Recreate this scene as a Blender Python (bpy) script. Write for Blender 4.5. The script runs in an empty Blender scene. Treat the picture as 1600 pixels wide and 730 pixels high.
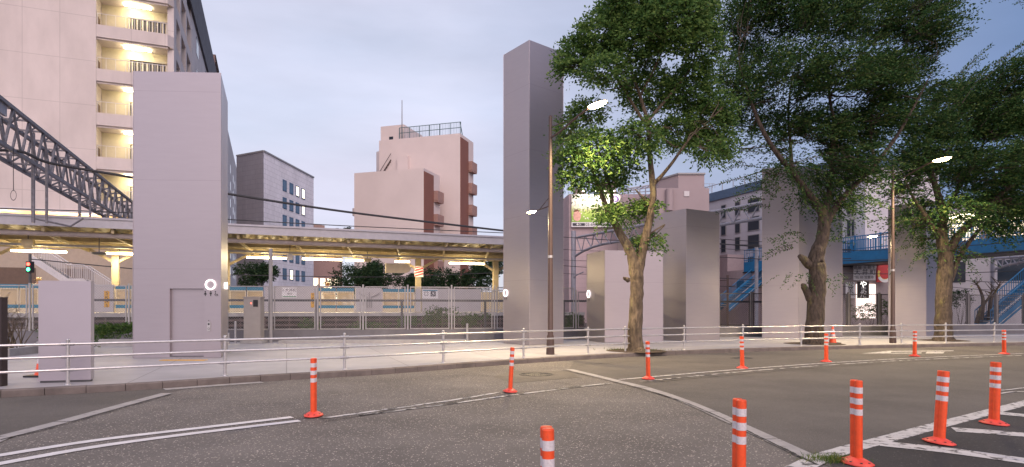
import bpy, math, random
import numpy as np
from mathutils import Vector
rad = math.radians
SC = bpy.context.scene
COL = SC.collection
random.seed(7)
# ------------------------------------------------------------------ camera, world, sun, exposure
F, HZ, CX, CH = 965.0, 484.0, 800.0, 1.5     # focal length in photo pixels, eye level row, centre column, eye height
cd = bpy.data.cameras.new('camera'); cam = bpy.data.objects.new('camera', cd); COL.objects.link(cam)
cam.location = (0, 0, CH); cam.rotation_euler = (rad(90), 0, 0)
cd.sensor_width = 36; cd.lens = F/1600*36; cd.shift_y = (HZ-365)/1600; cd.clip_end = 4000; cd.clip_start = .05
SC.camera = cam
SUN_AZ, SUN_EL = rad(160), rad(6)          # azimuth clockwise from +Y: behind the camera
w = bpy.data.worlds.new('World'); SC.world = w; w.use_nodes = True
nt = w.node_tree; nt.nodes.clear()
def wn(t, **k):
    n = nt.nodes.new(t)
    for a, b in k.items(): setattr(n, a, b)
    return n
wo = wn('ShaderNodeOutputWorld'); bg = wn('ShaderNodeBackground')
sky = wn('ShaderNodeTexSky', sky_type='NISHITA', sun_disc=False, sun_elevation=SUN_EL, sun_rotation=SUN_AZ, air_density=1.0, dust_density=1.2, ozone_density=2.0)
tc = wn('ShaderNodeTexCoord'); mp = wn('ShaderNodeMapping'); mp.inputs['Scale'].default_value = (1.1, 1.1, 3.2)
nz = wn('ShaderNodeTexNoise'); nz.inputs['Scale'].default_value = 1.7; nz.inputs['Detail'].default_value = 5; nz.inputs['Roughness'].default_value = .5
cr = wn('ShaderNodeValToRGB'); cr.color_ramp.elements[0].position = .30; cr.color_ramp.elements[1].position = .72
nt.links.new(tc.outputs['Generated'], mp.inputs['Vector']); nt.links.new(mp.outputs['Vector'], nz.inputs['Vector']); nt.links.new(nz.outputs['Fac'], cr.inputs['Fac'])
# thin high cloud: brighter towards the afterglow (left), thinning out to the right
sx = wn('ShaderNodeSeparateXYZ'); nt.links.new(tc.outputs['Generated'], sx.inputs['Vector'])
mr = wn('ShaderNodeMapRange'); mr.inputs['From Min'].default_value = -.1; mr.inputs['From Max'].default_value = .72; mr.inputs['To Min'].default_value = 1.0; mr.inputs['To Max'].default_value = .0
nt.links.new(sx.outputs['X'], mr.inputs['Value'])
cc = wn('ShaderNodeMix', data_type='RGBA'); cc.inputs['A'].default_value = (.52, .98, 2.1, 1); cc.inputs['B'].default_value = (3.5, 3.5, 4.3, 1)
nt.links.new(mr.outputs['Result'], cc.inputs['Factor'])
gl = wn('ShaderNodeMapRange'); gl.inputs['From Min'].default_value = .1; gl.inputs['From Max'].default_value = -.9; gl.inputs['To Min'].default_value = 0; gl.inputs['To Max'].default_value = 1
nt.links.new(sx.outputs['Y'], gl.inputs['Value'])
cg = wn('ShaderNodeMix', data_type='RGBA'); cg.inputs['B'].default_value = (6.4, 5.6, 6.3, 1)
nt.links.new(gl.outputs['Result'], cg.inputs['Factor']); nt.links.new(cc.outputs['Result'], cg.inputs['A'])
mb_ = wn('ShaderNodeMath', operation='MULTIPLY_ADD'); mb_.inputs[1].default_value = .32; mb_.inputs[2].default_value = .68
nt.links.new(cr.outputs['Color'], mb_.inputs[0])
mx = wn('ShaderNodeMix', data_type='RGBA'); nt.links.new(mb_.outputs[0], mx.inputs['Factor']); nt.links.new(sky.outputs['Color'], mx.inputs['A']); nt.links.new(cg.outputs['Result'], mx.inputs['B'])
bg.inputs['Strength'].default_value = .1
mp2_ = wn('ShaderNodeMapping'); mp2_.inputs['Scale'].default_value = (1.6, 1.2, 6.5); mp2_.inputs['Rotation'].default_value = (.25, .3, 0); nz2 = wn('ShaderNodeTexNoise'); nz2.inputs['Scale'].default_value = 1.5; nz2.inputs['Detail'].default_value = 7; nz2.inputs['Roughness'].default_value = .55
nt.links.new(tc.outputs['Generated'], mp2_.inputs['Vector']); nt.links.new(mp2_.outputs['Vector'], nz2.inputs['Vector'])
sm_ = wn('ShaderNodeMapRange'); sm_.inputs['From Min'].default_value = .25; sm_.inputs['From Max'].default_value = .75; sm_.inputs['To Min'].default_value = .088; sm_.inputs['To Max'].default_value = .112
nt.links.new(nz2.outputs['Fac'], sm_.inputs['Value']); nt.links.new(sm_.outputs['Result'], bg.inputs['Strength'])
nt.links.new(mx.outputs['Result'], bg.inputs['Color']); nt.links.new(bg.outputs['Background'], wo.inputs['Surface'])
sl = bpy.data.lights.new('sun', 'SUN'); sun = bpy.data.objects.new('sun', sl); COL.objects.link(sun)
sl.energy = .72; sl.angle = rad(42); sl.color = (1, .80, .74)
sun.rotation_euler = Vector((-math.sin(SUN_AZ)*math.cos(rad(32)), -math.cos(SUN_AZ)*math.cos(rad(32)), -math.sin(rad(32)))).to_track_quat('-Z', 'Y').to_euler()
vs = SC.view_settings; vs.view_transform = 'Standard'; vs.look = 'None'; vs.exposure = 1.17; vs.gamma = 1; vs.use_curve_mapping = False
SC.cycles.use_denoising = True; SC.cycles.max_bounces = 6; SC.cycles.sample_clamp_indirect = 4; SC.cycles.caustics_reflective = False; SC.cycles.caustics_refractive = False

# ------------------------------------------------------------------ helpers
def W(px, py, d): return Vector(((px-CX)*d/F, d, CH-(py-HZ)*d/F))
def XY(px, d): return Vector(((px-CX)*d/F, d, 0))
def Z(py, d): return CH-(py-HZ)*d/F
def G(px, py, z=0.0):
    d = F*(CH-z)/(py-HZ); return Vector(((px-CX)*d/F, d, z))
SW = .13
ANG = rad(21.5)
U = Vector((math.cos(ANG), math.sin(ANG), 0)); V = Vector((-math.sin(ANG), math.cos(ANG), 0)); UP = Vector((0, 0, 1))

MATS = {}
def mat(name, color, rough=.7, metal=0.0, var=.12, scale=4.0, bump=0.0, bscale=None, emit=None, estr=0, spec=.5, second=None, sec_pos=.55, sec_w=.08, sec_scale=None, stretch=None, transl=0):
    if name in MATS: return MATS[name]
    m = bpy.data.materials.new(name); m.use_nodes = True; n = m.node_tree; b = n.nodes['Principled BSDF']
    b.inputs['Roughness'].default_value = rough; b.inputs['Metallic'].default_value = metal; b.inputs['Specular IOR Level'].default_value = spec
    t = n.nodes.new('ShaderNodeTexCoord'); co = t.outputs['Object']
    if stretch:
        mpp = n.nodes.new('ShaderNodeMapping'); mpp.inputs['Scale'].default_value = stretch; n.links.new(co, mpp.inputs['Vector']); co = mpp.outputs['Vector']
    no = n.nodes.new('ShaderNodeTexNoise'); no.inputs['Scale'].default_value = scale; no.inputs['Detail'].default_value = 6; no.inputs['Roughness'].default_value = .6
    n.links.new(co, no.inputs['Vector'])
    r = n.nodes.new('ShaderNodeValToRGB'); c = color
    r.color_ramp.elements[0].position = .3; r.color_ramp.elements[1].position = .7
    r.color_ramp.elements[0].color = (c[0]*(1-var), c[1]*(1-var), c[2]*(1-var), 1)
    r.color_ramp.elements[1].color = (min(1, c[0]*(1+var)), min(1, c[1]*(1+var)), min(1, c[2]*(1+var)), 1)
    n.links.new(no.outputs['Fac'], r.inputs['Fac']); out = r.outputs['Color']
    if second:
        n2 = n.nodes.new('ShaderNodeTexNoise'); n2.inputs['Scale'].default_value = sec_scale or scale*.6; n2.inputs['Detail'].default_value = 8; n2.inputs['Roughness'].default_value = .65
        n.links.new(co, n2.inputs['Vector'])
        r2 = n.nodes.new('ShaderNodeValToRGB'); r2.color_ramp.elements[0].position = sec_pos; r2.color_ramp.elements[1].position = min(1, sec_pos+sec_w)
        n.links.new(n2.outputs['Fac'], r2.inputs['Fac'])
        mxx = n.nodes.new('ShaderNodeMix'); mxx.data_type = 'RGBA'; mxx.inputs['B'].default_value = (*second, 1)
        n.links.new(r2.outputs['Color'], mxx.inputs['Factor']); n.links.new(out, mxx.inputs['A']); out = mxx.outputs['Result']
    n.links.new(out, b.inputs['Base Color'])
    if bump:
        nb = n.nodes.new('ShaderNodeTexNoise'); nb.inputs['Scale'].default_value = bscale or scale*4; nb.inputs['Detail'].default_value = 4; n.links.new(co, nb.inputs['Vector'])
        bu = n.nodes.new('ShaderNodeBump'); bu.inputs['Strength'].default_value = 1; bu.inputs['Distance'].default_value = bump
        n.links.new(nb.outputs['Fac'], bu.inputs['Height']); n.links.new(bu.outputs['Normal'], b.inputs['Normal'])
    if emit:
        b.inputs['Emission Color'].default_value = (*emit, 1); b.inputs['Emission Strength'].default_value = estr
    MATS[name] = m; return m

def leafmat(name, c0, c1, c2, transl=.35, rough=.55):
    m = bpy.data.materials.new(name); m.use_nodes = True; n = m.node_tree; b = n.nodes['Principled BSDF']; o = n.nodes['Material Output']
    g = n.nodes.new('ShaderNodeNewGeometry'); r = n.nodes.new('ShaderNodeValToRGB'); e = r.color_ramp.elements
    e[0].color = (*c0, 1); e[1].color = (*c2, 1); k = e.new(.55); k.color = (*c1, 1)
    n.links.new(g.outputs['Random Per Island'], r.inputs['Fac']); n.links.new(r.outputs['Color'], b.inputs['Base Color'])
    b.inputs['Roughness'].default_value = rough; b.inputs['Specular IOR Level'].default_value = .22
    tr = n.nodes.new('ShaderNodeBsdfTranslucent'); ms = n.nodes.new('ShaderNodeMixShader'); ms.inputs['Fac'].default_value = transl
    n.links.new(r.outputs['Color'], tr.inputs['Color']); n.links.new(b.outputs[0], ms.inputs[1]); n.links.new(tr.outputs[0], ms.inputs[2]); n.links.new(ms.outputs[0], o.inputs['Surface'])
    return m

def tag(o, label=None, cat=None, group=None, kind=None):
    if label: o['label'] = label
    if cat: o['category'] = cat
    if group: o['group'] = group
    if kind: o['kind'] = kind
    return o
ORG = {}
def thing(name, label, cat, loc=(0, 0, 0), group=None):
    o = bpy.data.objects.new(name, None); COL.objects.link(o); o.location = loc; o.empty_display_size = .2
    ORG[o.name] = Vector(loc); return tag(o, label, cat, group)

class MB:
    def __init__(s): s.v = []; s.f = []; s.sm = []
    def add(s, vs, fs, smooth=False):
        b = len(s.v); s.v += [tuple(p) for p in vs]
        for f in fs: s.f.append([b+i for i in f]); s.sm.append(smooth)
    def quad(s, *p): s.add(p, [list(range(len(p)))])
    def obox(s, c, ex, ey, ez):       # oriented box: centre and three half-vectors
        c = Vector(c); P = []
        for k in (-1, 1):
            for j in (-1, 1):
                for i in (-1, 1): P.append(c+ex*i+ey*j+ez*k)
        s.add(P, [(0, 2, 3, 1), (4, 5, 7, 6), (0, 1, 5, 4), (2, 6, 7, 3), (0, 4, 6, 2), (1, 3, 7, 5)])
    def box(s, x0, x1, y0, y1, z0, z1):
        s.obox(((x0+x1)/2, (y0+y1)/2, (z0+z1)/2), Vector(((x1-x0)/2, 0, 0)), Vector((0, (y1-y0)/2, 0)), Vector((0, 0, (z1-z0)/2)))
    def fbox(s, o, e, n, a0, a1, b0, b1, z0, z1):   # box in a frame: origin o, axes e, n
        o = Vector(o); s.obox(o+e*((a0+a1)/2)+n*((b0+b1)/2)+UP*((z0+z1)/2-o.z), e*((a1-a0)/2), n*((b1-b0)/2), UP*((z1-z0)/2))
    def bar(s, a, b, w, h=None, up=UP):
        a = Vector(a); b = Vector(b); h = h or w; d = (b-a); L = d.length
        if L < 1e-6: return
        d /= L; x = d.cross(up)
        if x.length < 1e-4: x = d.cross(Vector((1, 0, 0)))
        x.normalize(); y = x.cross(d); s.obox((a+b)/2, x*(w/2), d*(L/2), y*(h/2))
    def tube(s, pts, r, n=8, caps=True):
        pts = [Vector(p) for p in pts]; R = r if isinstance(r, (list, tuple)) else [r]*len(pts)
        P = []; prev = None
        for i, p in enumerate(pts):
            t = (pts[min(i+1, len(pts)-1)]-pts[max(i-1, 0)]).normalized()
            if prev is None:
                x = t.cross(UP) if abs(t.z) < .95 else t.cross(Vector((0, 1, 0)))
            else: x = prev-t*prev.dot(t)
            x.normalize(); prev = x; y = t.cross(x)
            for k in range(n):
                a = 2*math.pi*k/n; P.append(p+(x*math.cos(a)+y*math.sin(a))*R[i])
        fs = []
        for i in range(len(pts)-1):
            for k in range(n): fs.append((i*n+k, i*n+(k+1) % n, (i+1)*n+(k+1) % n, (i+1)*n+k))
        s.add(P, fs, True)
        if caps: s.add(P[:n][::-1], [list(range(n))]); s.add(P[-n:], [list(range(n))])
    def prism(s, poly, z0, z1, bottom=True, top=True, sides=True):
        n = len(poly); A = [Vector((p[0], p[1], z0)) for p in poly]; B = [Vector((p[0], p[1], z1)) for p in poly]
        fs = []
        if sides: fs += [(i, (i+1) % n, n+(i+1) % n, n+i) for i in range(n)]
        if bottom: fs.append(list(range(n))[::-1])
        if top: fs.append(list(range(n, 2*n)))
        s.add(A+B, fs)
    def lathe(s, prof, c=(0, 0, 0), n=16, caps=True, sx=1, sy=1):
        c = Vector(c); P = []
        for r, z in prof:
            for k in range(n):
                a = 2*math.pi*k/n; P.append(c+Vector((r*sx*math.cos(a), r*sy*math.sin(a), z)))
        fs = [(i*n+k, i*n+(k+1) % n, (i+1)*n+(k+1) % n, (i+1)*n+k) for i in range(len(prof)-1) for k in range(n)]
        s.add(P, fs, True)
        if caps: s.add(P[:n][::-1], [list(range(n))]); s.add(P[-n:], [list(range(n))])
    def torus(s, c, e1, e2, R, r, n=28, m=8):
        c = Vector(c); nn = e1.cross(e2); P = []
        for i in range(n):
            a = 2*math.pi*i/n; d = e1*math.cos(a)+e2*math.sin(a)
            for j in range(m):
                b = 2*math.pi*j/m; P.append(c+d*(R+r*math.cos(b))+nn*(r*math.sin(b)))
        s.add(P, [(i*m+j, ((i+1) % n)*m+j, ((i+1) % n)*m+(j+1) % m, i*m+(j+1) % m) for i in range(n) for j in range(m)], True)
    def disc(s, c, e1, e2, R, n=20, r0=0, a0=0, a1=2*math.pi):
        c = Vector(c); full = abs(a1-a0-2*math.pi) < 1e-6; k = n if full else n+1
        P = [c+(e1*math.cos(a0+(a1-a0)*i/n)+e2*math.sin(a0+(a1-a0)*i/n))*R for i in range(k)]
        if r0:
            Q = [c+(e1*math.cos(a0+(a1-a0)*i/n)+e2*math.sin(a0+(a1-a0)*i/n))*r0 for i in range(k)]
            s.add(P+Q, [(i, (i+1) % k, k+(i+1) % k, k+i) for i in range(n)])
        else: s.add(P, [list(range(k))])
    def build(s, name, m, parent=None, kind=None, label=None, cat=None, group=None):
        me = bpy.data.meshes.new(name); off = Vector((0, 0, 0))
        if parent is not None: off = ORG.get(parent.name, off)
        me.from_pydata([(p[0]-off.x, p[1]-off.y, p[2]-off.z) for p in s.v], [], s.f)
        me.polygons.foreach_set('use_smooth', s.sm); me.update()
        o = bpy.data.objects.new(name, me); COL.objects.link(o); me.materials.append(m)
        if parent is not None: o.parent = parent
        ORG[o.name] = off
        return tag(o, label, cat, group, kind)
def solo(mb, name, m, label, cat, group=None, base=None):   # a one-mesh thing with its origin at its base
    vs_ = mb.v; b = base or (sum(p[0] for p in vs_)/len(vs_), sum(p[1] for p in vs_)/len(vs_), min(p[2] for p in vs_))
    mb.v = [(p[0]-b[0], p[1]-b[1], p[2]-b[2]) for p in vs_]
    o = mb.build(name, m); o.location = b; ORG[o.name] = Vector(b); return tag(o, label, cat, group)
def dup(root, loc, rotz=0, label=None, group=None, tilt=None):
    r = root.copy(); COL.objects.link(r); r.location = loc; r.rotation_euler = (tilt[0] if tilt else 0, tilt[1] if tilt else 0, rotz)
    if label: r['label'] = label
    if group: r['group'] = group
    ORG[r.name] = Vector(loc)
    for ch in list(root.children):
        c = ch.copy(); COL.objects.link(c); c.parent = r
        for g in list(ch.children):
            d = g.copy(); COL.objects.link(d); d.parent = c
    return r
def text(s, name, m, c, right, up, size, parent, align='CENTER', ext=.002):
    cu = bpy.data.curves.new(name, 'FONT'); cu.body = s; cu.size = size; cu.align_x = align; cu.align_y = 'CENTER'; cu.extrude = ext; cu.materials.append(m)
    o = bpy.data.objects.new(name, cu); COL.objects.link(o); o.parent = parent
    off = ORG.get(parent.name, Vector((0, 0, 0))); nrm = right.cross(up)
    from mathutils import Matrix
    M = Matrix((right, up, nrm)).transposed().to_4x4(); M.translation = Vector(c)-off
    bpy.context.view_layer.update(); me = bpy.data.meshes.new_from_object(o.evaluated_get(bpy.context.evaluated_depsgraph_get()))
    bpy.data.objects.remove(o); me.materials.clear(); me.materials.append(m); o = bpy.data.objects.new(name, me); COL.objects.link(o); o.parent = parent; o.matrix_local = M
    return o
def spline(pts, n=8):    # Catmull-Rom through 2-D or 3-D points
    P = [Vector(p) for p in pts]; P = [P[0]*2-P[1]]+P+[P[-1]*2-P[-2]]; o = []
    for i in range(1, len(P)-2):
        for k in range(n):
            t = k/n; a, b, c, d = P[i-1], P[i], P[i+1], P[i+2]
            o.append(.5*((2*b)+(c-a)*t+(2*a-5*b+4*c-d)*t*t+(3*b-a-3*c+d)*t**3))
    o.append(P[-2]); return o
def at_px(o, e, px):     # distance along the line o + t e at which it crosses the column px
    k = (px-CX)/F; o = Vector(o); return (k*o.y-o.x)/(e.x-k*e.y)

# ------------------------------------------------------------------ materials
M_asph = None
def asphalt(name, base, grit, density, lo=.72, hi=1.26):
    m = bpy.data.materials.new(name); m.use_nodes = True; n = m.node_tree; b = n.nodes['Principled BSDF']; L = n.links.new
    t = n.nodes.new('ShaderNodeTexCoord')
    a = n.nodes.new('ShaderNodeTexNoise'); a.inputs['Scale'].default_value = .55; a.inputs['Detail'].default_value = 7; a.inputs['Roughness'].default_value = .62; L(t.outputs['Object'], a.inputs['Vector'])
    r = n.nodes.new('ShaderNodeValToRGB'); r.color_ramp.elements[0].position = .3; r.color_ramp.elements[1].position = .7
    r.color_ramp.elements[0].color = (base[0]*lo, base[1]*lo, base[2]*lo, 1); r.color_ramp.elements[1].color = (base[0]*hi, base[1]*hi, base[2]*hi, 1); L(a.outputs['Fac'], r.inputs['Fac'])
    v = n.nodes.new('ShaderNodeTexVoronoi'); v.inputs['Scale'].default_value = 48; L(t.outputs['Object'], v.inputs['Vector'])
    # light aggregate stones: random cells
    s = n.nodes.new('ShaderNodeSeparateColor'); L(v.outputs['Color'], s.inputs['Color'])
    th = n.nodes.new('ShaderNodeMapRange'); th.inputs['From Min'].default_value = 1-density; th.inputs['From Max'].default_value = 1; L(s.outputs['Red'], th.inputs['Value'])
    d = n.nodes.new('ShaderNodeMapRange'); d.inputs['From Min'].default_value = .5; d.inputs['From Max'].default_value = .25; L(v.outputs['Distance'], d.inputs['Value'])
    mu = n.nodes.new('ShaderNodeMath'); mu.operation = 'MULTIPLY'; L(th.outputs['Result'], mu.inputs[0]); L(d.outputs['Result'], mu.inputs[1])
    f = n.nodes.new('ShaderNodeTexNoise'); f.inputs['Scale'].default_value = 170; f.inputs['Detail'].default_value = 2; L(t.outputs['Object'], f.inputs['Vector'])
    fr = n.nodes.new('ShaderNodeMapRange'); fr.inputs['From Min'].default_value = .3; fr.inputs['From Max'].default_value = .7; fr.inputs['To Min'].default_value = .55; fr.inputs['To Max'].default_value = 1.45; L(f.outputs['Fac'], fr.inputs['Value'])
    mm = n.nodes.new('ShaderNodeMix'); mm.data_type = 'RGBA'; mm.blend_type = 'MULTIPLY'; mm.inputs['Factor'].default_value = 1; L(r.outputs['Color'], mm.inputs['A']); L(fr.outputs['Result'], mm.inputs['B'])
    mx2 = n.nodes.new('ShaderNodeMix'); mx2.data_type = 'RGBA'; L(mu.outputs[0], mx2.inputs['Factor']); L(mm.outputs['Result'], mx2.inputs['A']); mx2.inputs['B'].default_value = (*grit, 1)
    L(mx2.outputs['Result'], b.inputs['Base Color']); b.inputs['Roughness'].default_value = .82; b.inputs['Specular IOR Level'].default_value = .3
    bu = n.nodes.new('ShaderNodeBump'); bu.inputs['Distance'].default_value = .004; L(f.outputs['Fac'], bu.inputs['Height']); L(bu.outputs['Normal'], b.inputs['Normal'])
    return m
A_old = asphalt('old_asphalt', (.142, .128, .117), (.74, .64, .56), .26)
A_new = asphalt('smooth_asphalt', (.118, .106, .096), (.22, .20, .18), .10, .78, 1.2)
A_dark = asphalt('dark_asphalt', (.050, .047, .048), (.16, .15, .14), .10)
def paving():
    m = bpy.data.materials.new('pavement_concrete'); m.use_nodes = True; n = m.node_tree; b = n.nodes['Principled BSDF']; L = n.links.new
    t = n.nodes.new('ShaderNodeTexCoord'); mp2 = n.nodes.new('ShaderNodeMapping'); mp2.inputs['Rotation'].default_value = (0, 0, -.35); L(t.outputs['Object'], mp2.inputs['Vector'])
    br = n.nodes.new('ShaderNodeTexBrick'); br.offset = 0; br.inputs['Scale'].default_value = 1; br.inputs['Mortar Size'].default_value = .012; br.inputs['Brick Width'].default_value = 2.8; br.inputs['Row Height'].default_value = 2.8
    br.inputs['Color1'].default_value = (.40, .385, .40, 1); br.inputs['Color2'].default_value = (.365, .352, .365, 1); br.inputs['Mortar'].default_value = (.22, .21, .215, 1); L(mp2.outputs['Vector'], br.inputs['Vector'])
    no = n.nodes.new('ShaderNodeTexNoise'); no.inputs['Scale'].default_value = .9; no.inputs['Detail'].default_value = 9; no.inputs['Roughness'].default_value = .65; L(t.outputs['Object'], no.inputs['Vector'])
    mr2 = n.nodes.new('ShaderNodeMapRange'); mr2.inputs['From Min'].default_value = .3; mr2.inputs['From Max'].default_value = .7; mr2.inputs['To Min'].default_value = .86; mr2.inputs['To Max'].default_value = 1.1; L(no.outputs['Fac'], mr2.inputs['Value'])
    mm = n.nodes.new('ShaderNodeMix'); mm.data_type = 'RGBA'; mm.blend_type = 'MULTIPLY'; mm.inputs['Factor'].default_value = 1; L(br.outputs['Color'], mm.inputs['A']); L(mr2.outputs['Result'], mm.inputs['B'])
    L(mm.outputs['Result'], b.inputs['Base Color']); b.inputs['Roughness'].default_value = .62
    return m
M_pave = paving()
def worn_paint(name, wear, col=(.62, .60, .60), under=(.08, .075, .072), sc=9):
    return mat(name, col, .75, var=.12, scale=6, second=under, sec_pos=wear, sec_w=.06, sec_scale=sc)
P_fresh = worn_paint('fresh_paint', .68); P_worn = worn_paint('worn_paint', .54, (.5, .48, .47)); P_vworn = worn_paint('very_worn_paint', .485, (.56, .54, .52), sc=3.5)
def steel():
    m = bpy.data.materials.new('satin_steel'); m.use_nodes = True; n = m.node_tree; b = n.nodes['Principled BSDF']; L = n.links.new
    t = n.nodes.new('ShaderNodeTexCoord'); co = t.outputs['Object']
    n1 = n.nodes.new('ShaderNodeTexNoise'); n1.inputs['Scale'].default_value = .45; n1.inputs['Detail'].default_value = 1.5; L(co, n1.inputs['Vector'])
    mp3 = n.nodes.new('ShaderNodeMapping'); mp3.inputs['Scale'].default_value = (1.2, 1.2, 9); L(co, mp3.inputs['Vector'])
    n2 = n.nodes.new('ShaderNodeTexNoise'); n2.inputs['Scale'].default_value = 1.6; n2.inputs['Detail'].default_value = 5; L(mp3.outputs['Vector'], n2.inputs['Vector'])
    ad = n.nodes.new('ShaderNodeMath'); ad.operation = 'ADD'; L(n1.outputs['Fac'], ad.inputs[0]); L(n2.outputs['Fac'], ad.inputs[1])
    r = n.nodes.new('ShaderNodeMapRange'); r.inputs['From Min'].default_value = 0; r.inputs['From Max'].default_value = 2; r.inputs['To Min'].default_value = .92; r.inputs['To Max'].default_value = 1.08; L(ad.outputs[0], r.inputs['Value'])
    mm = n.nodes.new('ShaderNodeMix'); mm.data_type = 'RGBA'; mm.blend_type = 'MULTIPLY'; mm.inputs['Factor'].default_value = 1; mm.inputs['A'].default_value = (.40, .365, .395, 1)
    sz = n.nodes.new('ShaderNodeSeparateXYZ'); L(co, sz.inputs[0]); mo = n.nodes.new('ShaderNodeMath'); mo.operation = 'MODULO'; mo.inputs[1].default_value = 2.52; L(sz.outputs['Z'], mo.inputs[0])
    lt = n.nodes.new('ShaderNodeMath'); lt.operation = 'LESS_THAN'; lt.inputs[1].default_value = .014; L(mo.outputs[0], lt.inputs[0]); jm = n.nodes.new('ShaderNodeMath'); jm.operation = 'MULTIPLY_ADD'; jm.inputs[1].default_value = -.16; L(lt.outputs[0], jm.inputs[0]); L(r.outputs['Result'], jm.inputs[2]); L(jm.outputs[0], mm.inputs['B'])
    L(mm.outputs['Result'], b.inputs['Base Color']); b.inputs['Metallic'].default_value = .78
    rr = n.nodes.new('ShaderNodeMapRange'); rr.inputs['From Min'].default_value = 0; rr.inputs['From Max'].default_value = 1; rr.inputs['To Min'].default_value = .30; rr.inputs['To Max'].default_value = .50; L(n1.outputs['Fac'], rr.inputs['Value']); L(rr.outputs['Result'], b.inputs['Roughness'])
    return m
M_steel = steel()
M_galv = mat('galvanised_steel', (.50, .49, .50), .38, .7, var=.15, scale=12)
M_rail = mat('rail_steel', (.62, .60, .60), .3, .75, var=.1, scale=15)
M_grey = mat('grey_paint', (.30, .29, .30), .5, var=.08)
M_dgrey = mat('dark_grey_metal', (.10, .10, .11), .5, .4, var=.15)
M_gantry = mat('weathered_gantry_steel', (.17, .165, .185), .6, .35, var=.3, scale=7)
M_gantry2 = mat('painted_gantry_steel', (.28, .28, .33), .55, .2, var=.15, scale=7)
M_brown = mat('brown_pole_paint', (.07, .042, .037), .5, .0, var=.1, scale=8)
M_black = mat('black_paint', (.02, .02, .022), .5, var=.1)
M_wire = mat('black_cable', (.03, .03, .035), .6, var=.1)
M_orange = mat('orange_plastic', (.80, .088, .022), .42, var=.16, scale=14, second=(.40, .07, .04), sec_pos=.61, sec_w=.14, sec_scale=7)
M_refl = mat('reflective_tape', (.62, .58, .60), .35, var=.15, scale=60, second=(.38, .35, .37), sec_pos=.62, sec_w=.1, sec_scale=45)
M_conc = mat('light_concrete', (.34, .33, .33), .8, var=.15, scale=3, bump=.004, bscale=40)
M_kerb = mat('kerb_concrete', (.15, .125, .115), .85, var=.25, scale=3, bump=.006, bscale=60, second=(.24, .10, .055), sec_pos=.66, sec_w=.12, sec_scale=.8)
M_strip = mat('strip_concrete', (.33, .31, .30), .8, var=.18, scale=5, bump=.003, bscale=50, second=(.18, .165, .155), sec_pos=.58, sec_w=.1, sec_scale=7)
M_wallc = mat('grey_wall_concrete', (.155, .15, .165), .8, var=.15, scale=2)
M_gravel = mat('ballast', (.085, .068, .062), .95, var=.6, scale=14, bump=.05, bscale=16)
M_ground = mat('earth', (.12, .105, .09), .95, var=.25, scale=.6)
M_bark = mat('bark', (.105, .078, .055), .9, var=.62, scale=11, bump=.09, bscale=13, stretch=(1, 1, .3), second=(.17, .145, .08), sec_pos=.56, sec_w=.1, sec_scale=4)
M_bark2 = mat('dark_bark', (.062, .046, .037), .9, var=.62, scale=11, bump=.09, bscale=13, stretch=(1, 1, .35), second=(.105, .09, .042), sec_pos=.55, sec_w=.1, sec_scale=3.2)
M_soil = mat('soil', (.07, .05, .035), .95, var=.4, scale=9, bump=.02)
L_tree1 = leafmat('camphor_leaves', (.040, .105, .030), (.115, .215, .055), (.24, .34, .09), .45, .6)
L_tree2 = leafmat('zelkova_leaves', (.018, .058, .018), (.048, .115, .032), (.13, .18, .05), .38, .7)
L_bush = leafmat('bush_leaves', (.025, .07, .015), (.055, .12, .025), (.13, .18, .05), .3)
L_far = leafmat('far_leaves', (.010, .03, .016), (.022, .055, .022), (.05, .08, .03), .2)
L_grass = leafmat('grass_blades', (.05, .11, .02), (.10, .17, .03), (.25, .24, .08), .3)
M_yellow = mat('tactile_yellow', (.62, .36, .06), .7, var=.15, scale=12)
M_blue = mat('footbridge_blue', (.008, .14, .32), .45, var=.15, scale=2)
M_dark = mat('dark_interior', (.03, .027, .028), .6, var=.3, scale=2)
M_glass = mat('window_glass', (.035, .045, .06), .08, 0, var=.2, scale=.7)
M_glow = lambda n, c, s: mat(n, c, .5, var=0, emit=c, estr=s)
E_ring = M_glow('ring_glow', (1, .88, .86), 1.1)
E_tube = M_glow('tube_glow', (1, .84, .52), 9)
E_lamp = M_glow('street_lamp_glow', (1, .80, .42), 60)
E_warm = M_glow('warm_bulb_glow', (1, .72, .36), 25)
E_ceil = M_glow('ceiling_lamp_glow', (1, .92, .62), 14)

# ------------------------------------------------------------------ ground, road, pavement, kerb
g = MB(); g.quad((-1500, -1500, -.03), (1500, -1500, -.03), (1500, 1500, -.03), (-1500, 1500, -.03)); g.build('ground', M_ground, kind='structure')
g = MB(); g.quad((-70, -45, 0), (70, -45, 0), (70, 45, 0), (-70, 45, 0)); g.build('road', A_old, kind='structure')
kp = [(-40, -6), (-24, 2), (-14, 7.55)]+[tuple(G(*p)[:2]) for p in ((0, 622), (217, 610), (400, 597), (600, 585), (800, 569.5), (1000, 557), (1200, 549), (1400, 544), (1600, 540))]+[(31, 27.6), (45, 30.2), (60, 32.5)]
kerb2 = [Vector((p.x, p.y, 0)) for p in spline([(a, b, 0) for a, b in kp], 24)]
def arc(pts, step):      # resample by length
    out = [pts[0]]; acc = 0
    for a, b in zip(pts, pts[1:]):
        L = (b-a).length
        while acc+L >= step:
            t = (step-acc)/L; a = a+(b-a)*t; L = (b-a).length; out.append(a); acc = 0
        acc += L
    return out
kerb = arc(kerb2, .6)
def knorm(i, P): 
    t = (P[min(i+1, len(P)-1)]-P[max(i-1, 0)]).normalized(); return Vector((-t.y, t.x, 0))
def offset(P, o): return [p+knorm(i, P)*o for i, p in enumerate(P)]
kin = offset(kerb, .16)
sw = MB(); poly = [(p.x, p.y) for p in kin]+[(60, 46), (-40, 46)]
sw.prism(poly, -.02, SW-.004, bottom=False); sw.build('pavement', M_pave, kind='structure')
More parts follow.
